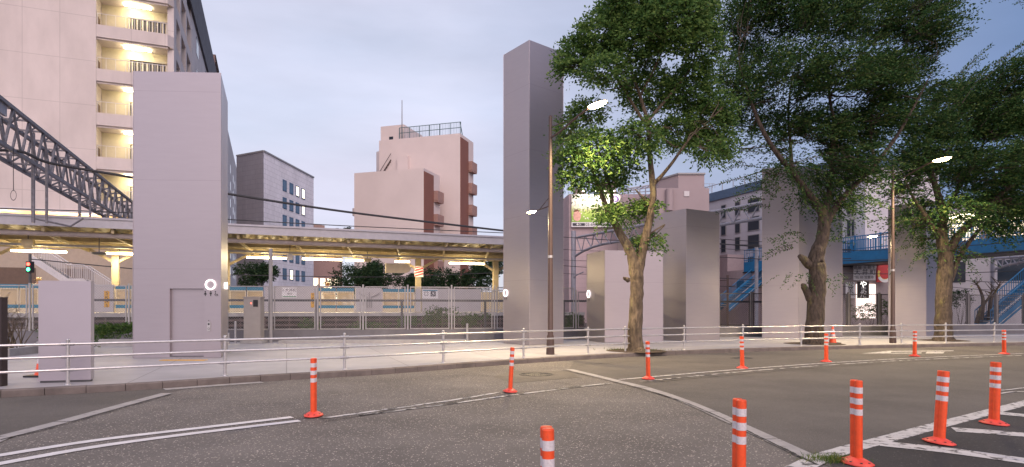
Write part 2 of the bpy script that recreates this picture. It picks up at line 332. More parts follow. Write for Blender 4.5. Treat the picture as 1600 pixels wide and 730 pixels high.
kb = MB()
for i in range(len(kerb)-1):
    a, b = kerb[i], kerb[i+1]; t = (b-a)*.008; a2, b2 = a+t, b-t; A, B = kin[i], kin[i+1]
    b0 = [a2, b2, B, A]; top = [a2+knorm(i, kerb)*.02, b2+knorm(i+1, kerb)*.02, B, A]; h = SW+.002+random.uniform(-.003, .003)
    P = [Vector((p.x, p.y, -.02)) for p in b0]+[Vector((p.x, p.y, h-.02)) for p in b0[:2]]+[Vector((p.x, p.y, h)) for p in top]
    kb.add(P, [(0, 1, 5, 4), (4, 5, 7, 6), (6, 7, 8, 9), (1, 2, 8, 7, 5), (3, 0, 4, 6, 9), (2, 3, 9, 8)])
kb.build('kerb', M_kerb, kind='structure')
# newer asphalt either side of the concrete strips
def sheet(name, pts, m, z, kind='structure'):
    b = MB(); b.quad(*[(p[0], p[1], z) for p in pts]); return b.build(name, m, kind=kind)
def ribbon(b, pts, wd, z, wv=0):
    P = [Vector((p[0], p[1], 0)) for p in pts]; l = offset(P, wd/2); r = offset(P, -wd/2)
    if wv:
        l = [p+Vector((random.uniform(-wv, wv), random.uniform(-wv, wv), 0)) for p in l]; r = [p+Vector((random.uniform(-wv, wv), random.uniform(-wv, wv), 0)) for p in r]
    for i in range(len(P)-1): b.quad((r[i].x, r[i].y, z), (r[i+1].x, r[i+1].y, z), (l[i+1].x, l[i+1].y, z), (l[i].x, l[i].y, z))
def g2(*ps): return [G(*p) for p in ps]
S1 = g2((889, 577.5), (960, 595), (1010, 607), (1060, 623.5), (1110, 644), (1160, 667), (1210, 690), (1285, 725), (1340, 752))
S2 = [Vector((-12.5, 3.2, 0))]+g2((-200, 727), (0, 684.5), (45, 674), (130, 651), (200, 631.5), (272, 612))
i0 = min(range(len(kerb)), key=lambda i: (kerb[i]-S1[0]).length)
right_kerb = [k for k in kerb if k.x > S1[0].x+.4]
sheet('asphalt_patch', [(p.x, p.y) for p in S1]+[(6, 2.2), (40, -20), (60, -20), (60, 31)]+[(p.x, p.y) for p in right_kerb[::-1] if p.x < 58], A_new, .004)
left_kerb = [k for k in kerb if k.x < S2[-1].x+.2 and k.x > -26]
sheet('asphalt_patch', [(p.x, p.y) for p in S2]+[(p.x, p.y) for p in left_kerb[::-1]], A_new, .004)
def strip(pts, wd, step, z=.008):
    b = MB(); P = arc(spline([(p.x, p.y, 0) for p in pts], 12), step)
    for i in range(len(P)-1):
        d = (P[i+1]-P[i])*.012; ribbon(b, [P[i]+d, P[i+1]-d], wd+random.uniform(-.01, .01), z+random.uniform(0, .002))
    return b
strip(S1, .2, .95).build('concrete_strip', M_strip, kind='structure')
strip(S2, .2, .95).build('concrete_strip', M_strip, kind='structure')
gut = [k for k in offset(kerb, -.17) if -6.6 < k.x < -4.9]
b = MB(); ribbon(b, gut, .28, .0085); b.build('gutter', M_strip, kind='structure')
# painted lines
def line(pts, wd, m, z=.0085, wv=.004, n=14):
    b = MB(); ribbon(b, arc(spline([(p.x, p.y, 0) for p in pts], n), .12), wd, z, wv); return b.build('road_marking', m, kind='structure')
line(g2((-60, 723), (0, 712.5), (150, 689), (300, 671), (457, 652.5)), .15, P_fresh)
line(g2((-60, 738), (0, 725.5), (150, 699), (300, 678.5), (478, 657)), .15, P_fresh)
line(g2((500, 655), (600, 641), (700, 627), (785, 613)), .09, P_vworn)
line(g2((560, 650), (700, 632), (785, 620), (880, 608), (955, 599)), .09, P_vworn)
line(g2((968, 594), (1060, 586), (1160, 577.5), (1290, 568), (1430, 560), (1620, 552)), .11, P_worn, .0125)
line(g2((1000, 597), (1160, 581.5), (1290, 571.5), (1430, 563), (1620, 555)), .09, P_vworn, .0125)
line(g2((1238, 738), (1300, 711), (1400, 683.5), (1500, 657), (1620, 626)), .22, P_worn, .0125)
for pts in (((1375, 695), (1480, 706), (1640, 728)), ((1490, 673), (1560, 678), (1660, 687)), ((1560, 647), (1610, 652), (1660, 657))):
    line(g2(*pts), .3, P_worn, .0165)
dk = MB()
dz = g2((1300, 716), (1400, 689), (1500, 662), (1620, 631), (1760, 640), (1800, 760), (1300, 800))
dk.quad(*[(p.x, p.y, .0105) for p in dz]); dk.build('asphalt_patch', A_dark, kind='structure')
b = MB()
for pts in (((1563, 616), (1580, 613.5), (1600, 613), (1640, 613)), ((1563, 611), (1580, 609.5), (1600, 607), (1640, 604))): ribbon(b, arc(spline(g2(*pts), 8), .1), .06, .0125)
b.build('road_marking', P_worn, kind='structure')
b = MB()   # direction arrow and letters worn into the far lane
for q in (((1346, 553), (1392, 548.5), (1392, 553)), ((1392, 549), (1490, 548.2), (1490, 549.2), (1392, 550.5)), ((1392, 552), (1440, 551.5), (1440, 552.8), (1392, 553.2)), ((1448, 550.5), (1476, 550), (1474, 553), (1446, 553))):
    b.quad(*[Vector((p.x, p.y, .0125)) for p in g2(*q)])
b.build('road_marking', P_worn, kind='structure')
def crack_and_shade(pts, wd, amp):
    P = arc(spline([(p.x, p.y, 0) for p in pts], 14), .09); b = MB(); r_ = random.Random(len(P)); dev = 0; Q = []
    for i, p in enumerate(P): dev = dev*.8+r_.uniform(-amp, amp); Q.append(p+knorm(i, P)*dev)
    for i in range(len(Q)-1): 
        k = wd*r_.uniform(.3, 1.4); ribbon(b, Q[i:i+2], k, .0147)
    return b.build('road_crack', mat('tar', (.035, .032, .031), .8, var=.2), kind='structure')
crack_and_shade(g2((505, 659), (600, 645.5), (700, 631.5), (785, 618), (870, 608), (955, 601)), .03, .012)
crack_and_shade(g2((880, 579), (960, 597.5), (1060, 626.5), (1160, 671), (1280, 730)), .03, .004)  # shadow line in the gap along the strip's left edge, painted dark
crack_and_shade(g2((905, 571), (1000, 565), (1100, 568), (1180, 573)), .03, .03)
crack_and_shade(g2((620, 590), (760, 588), (860, 597), (900, 603)), .02, .03)
crack_and_shade(g2((1000, 600), (1200, 582), (1420, 566), (1620, 557)), .035, .02)
crack_and_shade(g2((0, 689), (130, 656), (270, 616)), .03, .004)  # matching dark line along the other strip's edge
# manhole in a lighter repair patch
mc = G(838, 585.5)
sheet('asphalt_patch', [G(770, 589), G(800, 599), G(905, 590), G(890, 580), G(800, 580)], asphalt('pale_patch', (.135, .118, .10), (.2, .18, .16), .1), .0045)
mh = thing('manhole_cover', 'round dark iron manhole cover set in the road near the kerb', 'manhole cover', (mc.x, mc.y, .006))
b = MB(); b.lathe([(.40, 0), (.40, .006), (.37, .007), (.37, .003), (.0, .003)], (mc.x, mc.y, .006), 36, caps=False)
for i in range(-7, 8):
    for j in range(-7, 8):
        x, y = i*.048, j*.048
        if x*x+y*y < .34**2: b.box(mc.x+x-.013, mc.x+x+.013, mc.y+y-.013, mc.y+y+.013, .0085, .0125)
b.build('lid', mat('cast_iron', (.075, .068, .064), .6, .4, var=.3, scale=20), mh)
m2 = G(1158, 560); b = MB(); b.lathe([(.33, 0), (.33, .006), (.30, .007), (.30, .004), (0, .004)], (m2.x, m2.y, .009), 30, caps=False); solo(b, 'manhole_cover', MATS['cast_iron'], 'small dark manhole cover beyond the lane line, near the kerb at right', 'manhole cover')

# ------------------------------------------------------------------ steel toilet towers
def tower(label, pts, top, name='steel_tower'):
    c = sum((Vector((p.x, p.y, 0)) for p in pts), Vector())/len(pts)
    t = thing(name, label, 'tower', (c.x, c.y, SW)); return t
def arris(m, pts, z0, z1, r=.012):
    for p in pts: m.tube([(p.x, p.y, z0), (p.x, p.y, z1)], r, 6)
def sign_ring(parent, c, right, R=.16, fig=('w', 'm', 'c'), s=1.0):
    n = right.cross(UP); c = Vector(c)   # n points out of the wall towards the viewer when right runs left to right
    b = MB(); b.torus(c+n*.03, right, UP, R, .021); b.build('ring_light', E_ring, parent)
    b = MB(); y = -R-.12*s; w_ = .15*s; x0 = -w_*(len(fig)-1)/2
    for i, k in enumerate(fig):
        o = c+n*.006+right*(x0+i*w_)+UP*y
        if k in 'wm':
            b.disc(o+UP*.055*s, right, UP, .018*s, 10)
            if k == 'm': b.quad(*[o+right*x*s+UP*z*s for x, z in ((-.03, .03), (-.03, -.02), (-.012, -.02), (-.012, -.075), (.012, -.075), (.012, -.02), (.03, -.02), (.03, .03))])
            else: b.quad(*[o+right*x*s+UP*z*s for x, z in ((-.012, .032), (-.042, -.03), (-.012, -.03), (-.01, -.075), (.01, -.075), (.012, -.03), (.042, -.03), (.012, .032))])
        else:
            b.disc(o+UP*-.03*s, right, UP, .045*s, 16, .034*s, rad(150), rad(390)); b.disc(o+right*-.02*s+UP*.055*s, right, UP, .017*s, 10)
            b.quad(*[o+right*x*s+UP*z*s for x, z in ((-.028, .035), (-.02, -.03), (.02, -.03), (.05, -.07), (.06, -.06), (.03, -.017), (-.006, -.017), (-.014, .035))])
    b.build('pictogram', M_black, parent)
# the broad tower with the door
t1l, t1r = XY(208, 17.47), XY(345, 17.6); t1br = Vector((-9.25, 20.1, 0)); t1bl = Vector((-11.6, 20.2, 0)); T1TOP = 8.25
tw = tower('broad steel tower with a sliding door beside the small white panel', (t1l, t1r, t1br, t1bl), T1TOP)
e1 = (t1r-t1l).normalized(); L1 = (t1r-t1l).length; n1 = Vector((-e1.y, e1.x, 0))
b = MB()
def fq(a0, a1, z0, z1, dep=0): b.quad(*[t1l+e1*a+n1*dep+UP*z for a, z in ((a0, z0), (a1, z0), (a1, z1), (a0, z1))])
da, db, dz0, dz1 = L1*.415, L1*.805, SW+.03, 2.1
fq(0, da, SW, T1TOP); fq(db, L1, SW, T1TOP); fq(da, db, dz1, T1TOP); fq(da, db, SW, dz0)
for a in (da, db): b.quad(*[t1l+e1*a+n1*q+UP*z for q, z in ((0, dz0), (.09, dz0), (.09, dz1), (0, dz1))])
for z in (dz0, dz1): b.quad(*[t1l+e1*a+n1*q+UP*z for a, q in ((da, 0), (db, 0), (db, .09), (da, .09))])
for p, q in ((t1r, t1br), (t1br, t1bl), (t1bl, t1l)): b.quad(*[v+UP*z for v, z in ((p, SW), (q, SW), (q, T1TOP), (p, T1TOP))])
b.quad(*[v+UP*T1TOP for v in (t1l, t1r, t1br, t1bl)])
arris(b, (t1l, t1r), SW, T1TOP); body = b.build('body', M_steel, tw)
b = MB(); b.obox(t1l+e1*((da+db)/2)+n1*.115+UP*((dz0+dz1)/2), e1*((db-da)/2+.02), n1*.02, UP*((dz1-dz0)/2+.01)); dr = b.build('door', M_steel, tw)
b = MB(); b.obox(t1l+e1*((da+db)/2)+n1*.05+UP*(dz0+.012), e1*((db-da)/2-.003), n1*.044, UP*.01); b.build('threshold', M_dgrey, dr)
b = MB(); pc = t1l+e1*(L1*.865)-n1*.012+UP*1.02; b.obox(pc, e1*.045, n1*.010, UP*.13); ip = b.build('call_panel', M_galv, tw)
for dz, r_, r0_ in ((.07, .028, 0), (-.06, .03, .022), (.17, .012, 0)): b = MB(); b.disc(pc-n1*.0125+UP*dz, e1, UP, r_, 14, r0_); b.build('button', M_black, ip)
sign_ring(tw, t1l+e1*(L1*.885)+UP*Z(445, 17.6), e1, .13, s=1.0)
es = (t1br-t1r).normalized(); ns = Vector((es.y, -es.x, 0)); b = MB(); b.obox(t1r+es*1.3+ns*.05+UP*Z(446.5, 18.8), es*.05, ns*.04, UP*.1); b.build('ring_light', E_ring, tw)
def quad_tower(label, lft, edge, rgt, top, back=None):
    bk = back or (lft+rgt-edge); t = tower(label, (lft, edge, rgt, bk), top)
    m = MB(); m.prism([lft, edge, rgt, bk], SW, top); arris(m, (lft, edge, rgt), SW, top); m.build('body', M_steel, t); return t
a, e_, c_ = XY(787, 25.2), XY(827, 23.8), XY(880, 25.0)
t2 = quad_tower('tallest slender steel tower behind the near street lamp', a, e_, c_, 11.9)
r2_ = (e_-a).normalized(); sign_ring(t2, a+r2_*.16+UP*Z(458, 25.1), r2_, .13, ('w', 'm'), .8)
a3, e3, c3 = XY(917, 27.6), XY(945, 25.7), XY(1036, 26.3)
t3 = quad_tower('lowest box shaped steel block behind the leafy tree trunk', a3, e3, c3, 3.98, Vector((4.3, 28.0, 0)))
r3 = (e3-a3).normalized(); sign_ring(t3, a3+r3*.25+UP*Z(459.5, 27.4), r3, .15, ('w', 'm'), .8)
quad_tower('medium height steel tower standing right against the lowest block', XY(1016, 28.9), XY(1072, 27.0), XY(1124, 28.1), 5.92)
quad_tower('steel tower behind the knobbly dark tree trunk and the traffic cone', XY(1191, 30.2), XY(1248, 29.5), XY(1316, 31.0), 8.4, XY(1270, 32.1))
quad_tower('steel tower behind the far street lamp, farthest right of the towers', XY(1388, 31.9), XY(1447, 31.0), XY(1477, 32.4), 6.87, XY(1420, 33.0))
# small white panel
pl, pr = XY(60, 11.55), XY(142, 11.8); ep = (pr-pl).normalized(); np_ = Vector((-ep.y, ep.x, 0))
b = MB(); c = (pl+pr)/2+np_*.09; b.obox(c+UP*1.105, ep*((pr-pl).length/2), np_*.09, UP*.94)
pt = thing('free_standing_slab', 'man-high free-standing pale steel panel beside the guardrail', 'panel', (c.x, c.y, SW)); b.build('panel_body', mat('lavender_paint', (.40, .37, .42), .5, .15, var=.03, scale=1.5), pt)
b = MB(); b.obox(c+UP*.148, ep*((pr-pl).length/2-.02), np_*.07, UP*.018); b.build('plinth', M_dgrey, pt)
# tactile strip in front of the door
b = MB(); p0 = G(252, 563, SW); p1 = G(322, 563, SW); b.obox((p0+p1)/2+UP*.002, (p1-p0)/2, Vector((0, .11, 0)), UP*.004)
for i in range(26):
    for j in (-1, 0, 1): q = p0+(p1-p0)*((i+.5)/26)+Vector((0, j*.07, .008)); b.obox(q, Vector((.016, 0, 0)), Vector((0, .016, 0)), UP*.003)
b.build('tactile_strip', M_yellow, kind='structure')

# ------------------------------------------------------------------ guardrail
gpx = (-70, 105, 348, 540, 692, 815, 919, 981, 1072, 1163, 1255, 1340, 1406, 1481, 1552, 1622, 1690)
kdense = offset(kerb2, .45)
def kerb_at(px): return min(kdense, key=lambda p: abs(CX+F*p.x/max(p.y, .5)-px) if p.y > 2 else 1e9)
gpts = [kerb_at(p) for p in gpx]
gr = thing('guardrail', 'galvanised three-rail pedestrian guardrail following the kerb', 'guardrail', (gpts[5].x, gpts[5].y, SW))
for p in gpts:
    b = MB(); b.tube([(p.x, p.y, SW-.01), (p.x, p.y, SW+.80)], .032, 12); b.lathe([(.032, 0), (.036, .005), (.034, .02), (.02, .036), (.0, .04)], (p.x, p.y, SW+.80), 12, caps=False)
    b.lathe([(.06, 0), (.06, .012), (.033, .02)], (p.x, p.y, SW-.002), 12, caps=False); po = b.build('post', M_galv, gr)
    for z in (.74, .51, .27):
        b = MB(); i = gpts.index(p); t = (gpts[min(i+1, len(gpts)-1)]-gpts[max(i-1, 0)]).normalized()
        b.tube([p-t*.10+UP*(SW+z), p+t*.10+UP*(SW+z)], .036, 10); b.build('rail_clamp', M_galv, po)
path = spline(gpts, 6)
for z in (.74, .51, .27):
    b = MB(); b.tube([p+UP*(SW+z) for p in path], .024, 10); b.build('rail', M_rail, gr)

# ------------------------------------------------------------------ orange delineator posts
GP = 'orange lane delineator posts'
def delin():
    r = thing('delineator_post', 'x', 'delineator post', (0, 0, 0), GP)
    b = MB(); b.lathe([(1, .0), (1, .012), (.62, .04), (.36, .058), (.3, .06)], (0, 0, .008), 8, caps=False, sx=.135, sy=.19)
    ba = b.build('base', mat('red_base_rubber', (.75, .075, .05), .5, var=.15, scale=15), r)
    for k in range(8):
        b = MB(); a = 2*math.pi*(k+.5)/8; b.lathe([(.012, 0), (.012, .004), (.0, .004)], (.10*math.cos(a), .145*math.sin(a), .034), 8, caps=False); b.build('bolt', M_black, ba)
    def lobes(z0, z1, r0, mb):
        for s in (-1, 1): mb.lathe([(r0, z0), (r0, z1)], (0, s*.034, 0), 16, caps=True)
    b = MB(); lobes(.05, .8, .036, b)
    for s in (-1, 1): b.lathe([(.036, .8), (.032, .808), (.0, .809)], (0, s*.034, 0), 16, caps=False)
    b.box(-.026, .026, -.03, .03, .05, .797); b.build('tube', M_orange, r)
    for z in (.685, .58, .475):
        b = MB(); lobes(z, z+.058, .0372, b); b.box(-.0268, .0268, -.03, .03, z+.0005, z+.0575); b.build('reflective_band', M_refl, r)
    return r
proto = delin()
posts = [((490, 8.67), 0, 0, 'orange delineator post at the end of the double white line, farthest left'),
 ((797, 11.2), 0, .055, 'slightly leaning orange delineator post in front of the tallest steel tower'),
 ((1013, 13.28), 0, -.02, 'orange delineator post just right of the concrete strip, near the leafy tree trunk'),
 ((1160, 15.7), 0, -.025, 'orange delineator post in front of the gap between two steel towers'),
 ((1291, 17.65), 0, .0, 'orange delineator post in front of the traffic cone'),
 ((1429, 19.7), 0, .02, 'orange delineator post right of the far street lamp base'),
 ((1569, 20.7), 0, -.01, 'orange delineator post at the end of the far lane line, farthest right'),
 ((1553, 8.04), 0, .035, 'large orange delineator post in the hatched corner, rightmost of the near row'),
 ((1467, 6.9), 0, .07, 'most tilted large orange delineator post, on the hatched marking'),
 ((1338, 5.98), 0, .0, 'large upright orange delineator post rising from the grass tuft'),
 ((1154, 4.71), 0, .01, 'orange delineator post cut off by the lower edge, right of centre'),
 ((857, 3.58), 0, -.01, 'nearest orange delineator post, only its banded top in view')]
for i, ((px, d), tx, ty, lab) in enumerate(posts):
    p = XY(px, d)
    if i == 0: proto.location = (p.x, p.y, .01); proto.rotation_euler = (tx, ty, rad(5)); proto['label'] = lab
    else: dup(proto, (p.x, p.y, .01), rad(5), lab, GP, (tx, ty))

# ------------------------------------------------------------------ street lamps
def lampthing():
    r = thing('street_lamp', 'x', 'street lamp', (0, 0, 0), 'brown street lamps')
    b = MB(); b.tube([(0, 0, 0), (0, 0, .05), (0, 0, .55), (0, 0, .62), (0, 0, 7.3)], [.13, .13, .11, .085, .05], 16); b.build('pole', M_brown, r)
    b = MB(); b.tube(spline([(0, 0, 6.62), (.55, 0, 6.72), (1.2, 0, 6.92), (1.75, 0, 7.05)], 6), .03, 10); b.tube([(0, 0, 6.95), (.5, 0, 6.94), (1.0, 0, 6.92)], .011, 8); b.build('arm', M_brown, r)
    b = MB(); b.lathe([(.0, .06), (.10, .055), (.145, .02), (.15, 0)], (2.15, 0, 7.06), 16, caps=False, sx=2.6, sy=1.0); hd = b.build('lamp_head', M_brown, r)
    b = MB(); b.lathe([(.0, -.075), (.08, -.07), (.12, -.04), (.135, -.002), (0, -.001)], (2.15, 0, 7.06), 16, caps=False, sx=2.6, sy=1.0); b.build('lamp_glass', E_lamp, hd)
    b = MB(); b.tube([(0, 0, 4.55), (-.7, 0, 4.50)], .018, 8); b.tube([(0, 0, 4.85), (-.55, 0, 4.52)], .011, 8); b.build('arm', M_brown, r)
    b = MB(); b.lathe([(.0, .05), (.07, .045), (.10, .0)], (-1.0, 0, 4.5), 14, caps=False, sx=2.4); h2 = b.build('lamp_head', M_brown, r)
    b = MB(); b.lathe([(0, -.05), (.06, -.04), (.09, -.002), (0, -.001)], (-1.0, 0, 4.5), 14, caps=False, sx=2.4); b.build('lamp_glass', E_lamp, h2)
    b = MB(); b.lathe([(.079, 0), (.079, .08)], (0, 0, 2.95), 14, caps=False); b.build('inspection_band', M_galv, r)
    for nm, loc, pw, par in (('road_lamp_light', (2.15, 0, 6.88), 780, r), ('path_lamp_light', (-1.0, 0, 4.36), 480, r)):
        l = bpy.data.lights.new(nm, 'SPOT'); l.energy = pw; l.color = (1, .76, .42); l.spot_size = rad(165); l.spot_blend = .5; l.shadow_soft_size = .12
        o = bpy.data.objects.new(nm, l); COL.objects.link(o); o.location = loc; o.parent = par
    return r
lp = lampthing(); p = XY(860, 18.9); lp.location = (p.x, p.y, SW); lp.rotation_euler = (0, 0, math.atan2(-.83, .55)); lp['label'] = 'brown street lamp with two lit arms in front of the tallest tower'
p = XY(1395, 25.4); dup(lp, (p.x, p.y, SW), math.atan2(-.96, .27), 'brown street lamp with two lit arms between the two dark windswept trees', 'brown street lamps')

# ------------------------------------------------------------------ trees
rng = np.random.default_rng(11)
def leaf_obj(name, P, D, L, Wd, m, parent=None, **kw):
    n = len(P); D = D/np.linalg.norm(D, axis=1, keepdims=True)
    R = rng.normal(size=(n, 3)); R[:, 2] *= .6; X = np.cross(D, R); X /= np.linalg.norm(X, axis=1, keepdims=True)+1e-9
    N = np.cross(X, D); l = (L*rng.uniform(.7, 1.25, n))[:, None]; wd = (Wd*rng.uniform(.75, 1.2, n))[:, None]
    v = np.empty((n, 4, 3)); v[:, 0] = P; v[:, 1] = P+D*l*.5+X*wd*.5+N*l*.07; v[:, 2] = P+D*l-N*l*.06; v[:, 3] = P+D*l*.5-X*wd*.5+N*l*.07
    off = np.array(ORG.get(parent.name, Vector((0, 0, 0)))) if parent is not None else np.zeros(3)
    v = (v.reshape(-1, 3)-off).astype(np.float32)
    me = bpy.data.meshes.new(name); me.vertices.add(4*n); me.vertices.foreach_set('co', v.ravel()); me.loops.add(4*n); me.loops.foreach_set('vertex_index', np.arange(4*n, dtype=np.int32))
    me.polygons.add(n); me.polygons.foreach_set('loop_start', np.arange(0, 4*n, 4, dtype=np.int32)); me.update(calc_edges=True); me.validate()
    o = bpy.data.objects.new(name, me); COL.objects.link(o); me.materials.append(m)
    if parent is not None: o.parent = parent
    return tag(o, **kw)
def sprays(clumps, n_tw, n_lf, length, wind, droop, outw, centre, spread=.35):
    """leaf points and directions along many twigs that start inside the clumps"""
    C = np.array([c[0] for c in clumps]); R = np.array([c[1] for c in clumps]); vol = R.prod(1)**(.8); k = rng.choice(len(C), n_tw, p=vol/vol.sum())
    u = rng.normal(size=(n_tw, 3)); u /= np.linalg.norm(u, axis=1, keepdims=True); S = C[k]+u*R[k]*(rng.uniform(.25, 1, n_tw)**.5)[:, None]*.9
    out = S-np.array(centre); out /= np.linalg.norm(out, axis=1, keepdims=True)+1e-9
    D = out*outw+u*(spread*1.3)*np.array([1, 1, .6])+rng.normal(size=(n_tw, 3))*spread*np.array([1, 1, .6])+np.array(wind); D /= np.linalg.norm(D, axis=1, keepdims=True)
    P, Q = [], []
    side = np.cross(D, [0, 0, 1.]); side /= np.linalg.norm(side, axis=1, keepdims=True)+1e-9
    ln = length*rng.uniform(.5, 1.3, n_tw)
    for j in range(n_lf):
        f = (j+.5)/n_lf; p = S+D*(ln*f)[:, None]+np.array([0, 0, -1.])*(droop*ln*f*f)[:, None]+rng.normal(size=(n_tw, 3))*.03
        q = D*.75+side*(.9 if j % 2 else -.9)+rng.normal(size=(n_tw, 3))*.35-np.array([0, 0, .25]); P.append(p); Q.append(q)
    return np.concatenate(P), np.concatenate(Q), S, D, ln
def tree(name, label, cat, base, limbs, clumps, bark, leafm, n_tw, n_lf, ln, leaf, wind, droop, outw, seed_c, d0, twig_r=.008, group=None, n_show=500, spread=.35, shrink=1.0, extra=(), slim=1.0, wisps=()):
    limbs = [[(x, y, dd, r*slim*(1 if y > 330 else .8)) for x, y, dd, r in l] for l in limbs]
    clumps = list(clumps)
    for (cx, cy, ax, ay, n, r0, r1) in extra:
        for _ in range(n):
            a, q = rng.uniform(0, 6.283), rng.uniform(0, 1)**.5; rr = rng.uniform(r0, r1); clumps.append((cx+ax*q*math.cos(a), cy+ay*q*math.sin(a), rr, rr*.75))
    t = thing(name, label, cat, base, group); b = MB(); LP = []
    for l in limbs:
        pts = [(*W(x, y, d0+dd), r if q_ < len(l)-1 or r > .075 else .012) for q_, (x, y, dd, r) in enumerate(l)]; sp = spline([p[:3] for p in pts], 5); rs = np.interp(np.linspace(0, len(pts)-1, len(sp)), range(len(pts)), [p[3] for p in pts])
        sp = [p+Vector(rng.normal(size=3)*min(.012, r*.06)) for p, r in zip(sp, rs)]
        b.tube(sp, [float(r*(1+rng.normal()*.012)) for r in rs], 14); LP += [(p, float(r)) for p, r in zip(sp, rs) if p.z > base[2]+2.6]
    C3 = []
    for x, y, rx, ry in clumps:
        dd = rng.uniform(-1, 1)*min(2.2, rx*d0/F*1.3); c = W(x, y, d0+dd); s = d0/F; C3.append((np.array(c), np.array([rx*s*1.05, max(.5, (rx+ry)*.5*s), ry*s*1.05])*shrink))
        q, r = min(LP, key=lambda a: (a[0]-c).length+max(0, (a[0].z-c.z))*1.5); mid = (q+c)/2+Vector(rng.normal(size=3)*.25)+UP*.1
        r = min(r*.55, .05, rx*d0/F*.05); b.tube(spline([q, mid, c], 4), [float(v) for v in np.linspace(r, .014, 9)], 7)
        for _ in range(5):
            u = Vector(rng.normal(size=3)).normalized(); e = c+Vector((u.x*C3[-1][1][0], u.y*C3[-1][1][1], u.z*C3[-1][1][2]))*.85
            st = q+(c-q)*rng.uniform(.45, 1); b.tube([st, (st+e)/2+Vector(rng.normal(size=3)*.1), e], [.022, .014, .006], 5)
    ctr = np.array(W(seed_c[0], seed_c[1], d0)); P, D, S, TD, LN = sprays(C3, n_tw, n_lf, ln, wind, droop, outw, ctr, spread)
    for (xa, ya, xb, yb) in wisps:
        for _ in range(3):
            o_ = rng.normal(size=3)*np.array([.25, .5, .18]); a_ = np.array(W(xa, ya, d0))+o_; b_ = np.array(W(xb, yb, d0))+o_*1.2; dv = b_-a_; ln_ = np.linalg.norm(dv); dv /= ln_; sd = np.cross(dv, [.2, 1., .1]); nl_ = int(ln_/.045); p_, q_ = [], []
            for j in range(nl_):
                f = j/nl_; p_.append(a_+dv*ln_*f+np.array([0, 0, .12*math.sin(f*3.1)])); q_.append(dv*.8+sd*(.8 if j % 2 else -.8)+rng.normal(size=3)*.3)
            P = np.concatenate([P, np.array(p_)]); D = np.concatenate([D, np.array(q_)]); b.tube([Vector(a_), Vector((a_+b_)/2)+UP*.12, Vector(b_)], [.014, .009, .004], 5)
    for i in range(0, n_tw, max(1, n_tw//n_show)):
        s = Vector(S[i]); d = Vector(TD[i]); e = s+d*LN[i]-UP*droop*LN[i]; b.tube([s-d*.25, s+d*LN[i]*.5-UP*droop*LN[i]*.25, e], [twig_r, twig_r*.8, twig_r*.4], 4, caps=False)
    b.build('trunk', bark, t); leaf_obj('crown', P, D, leaf[0], leaf[1], leafm, t); return t
bx = XY(994, 20.3)
tree('broadleaf_tree', 'bright green leafy tree with a forked brown trunk, nearest the tallest tower', 'tree', (bx.x, bx.y, SW),
 [[(994, 551, 0, .47), (993, 540, 0, .40), (993, 500, 0, .36), (995, 450, 0, .34), (993, 425, 0, .35), (986, 397, 0, .26), (966, 360, .1, .21), (947, 322, .2, .17), (935, 290, .3, .14), (922, 255, .3, .10), (905, 215, .2, .06)],
  [(994, 500, .05, .22), (996, 450, 0, .27), (1001, 405, 0, .25), (1011, 360, -.1, .21), (1020, 312, -.2, .2), (1019, 280, -.2, .2), (1015, 240, -.2, .16), (1012, 195, -.2, .14), (1000, 150, 0, .10), (985, 100, .2, .08), (990, 40, .3, .05)],
  [(1019, 290, -.2, .14), (1043, 264, -.5, .10), (1067, 231, -.8, .08), (1090, 200, -1, .05)], [(955, 335, .15, .13), (955, 300, .5, .11), (944, 265, .8, .09), (930, 215, 1, .06), (920, 180, 1, .04)],
  [(1012, 200, -.2, .11), (978, 145, .3, .09), (955, 108, .6, .07), (935, 75, .8, .04)], [(1012, 190, -.2, .11), (1045, 150, .2, .09), (1080, 105, .5, .06), (1090, 60, .6, .04)], [(1000, 150, 0, .08), (1030, 90, -.6, .07), (1050, 30, -1, .05)],
  [(982, 438, -.2, .13), (976, 435, -.32, .085), (974, 433, -.4, .05)]],
 [(905, 88, 34, 34), (938, 58, 42, 40), (950, 112, 40, 24), (884, 100, 16, 22), (890, 205, 22, 24), (918, 175, 36, 20), (930, 232, 50, 32), (886, 250, 18, 24), (905, 280, 34, 15), (945, 285, 26, 16), (975, 262, 26, 20),
  (1000, 60, 55, 50), (1050, 30, 60, 55), (1092, 72, 32, 50), (1010, 140, 52, 38), (1075, 140, 50, 44), (1108, 190, 34, 40), (1060, 205, 46, 30), (1000, 212, 36, 32), (1105, 232, 32, 18), (1130, 225, 18, 24), (955, 330, 28, 14), (988, 326, 30, 14), (1010, 318, 18, 10), (1018, 372, 26, 9), (998, 378, 12, 8),
  (990, 0, 55, 35), (1050, -20, 65, 36), (1085, 15, 36, 30), (960, 20, 30, 22), (1130, 170, 16, 28)],
 M_bark, L_tree1, 8600, 9, .42, (.115, .062), (.05, 0, .12), .35, .35, (1005, 170), 20.3, shrink=.88, slim=.64)
bx = XY(1272, 24.5)
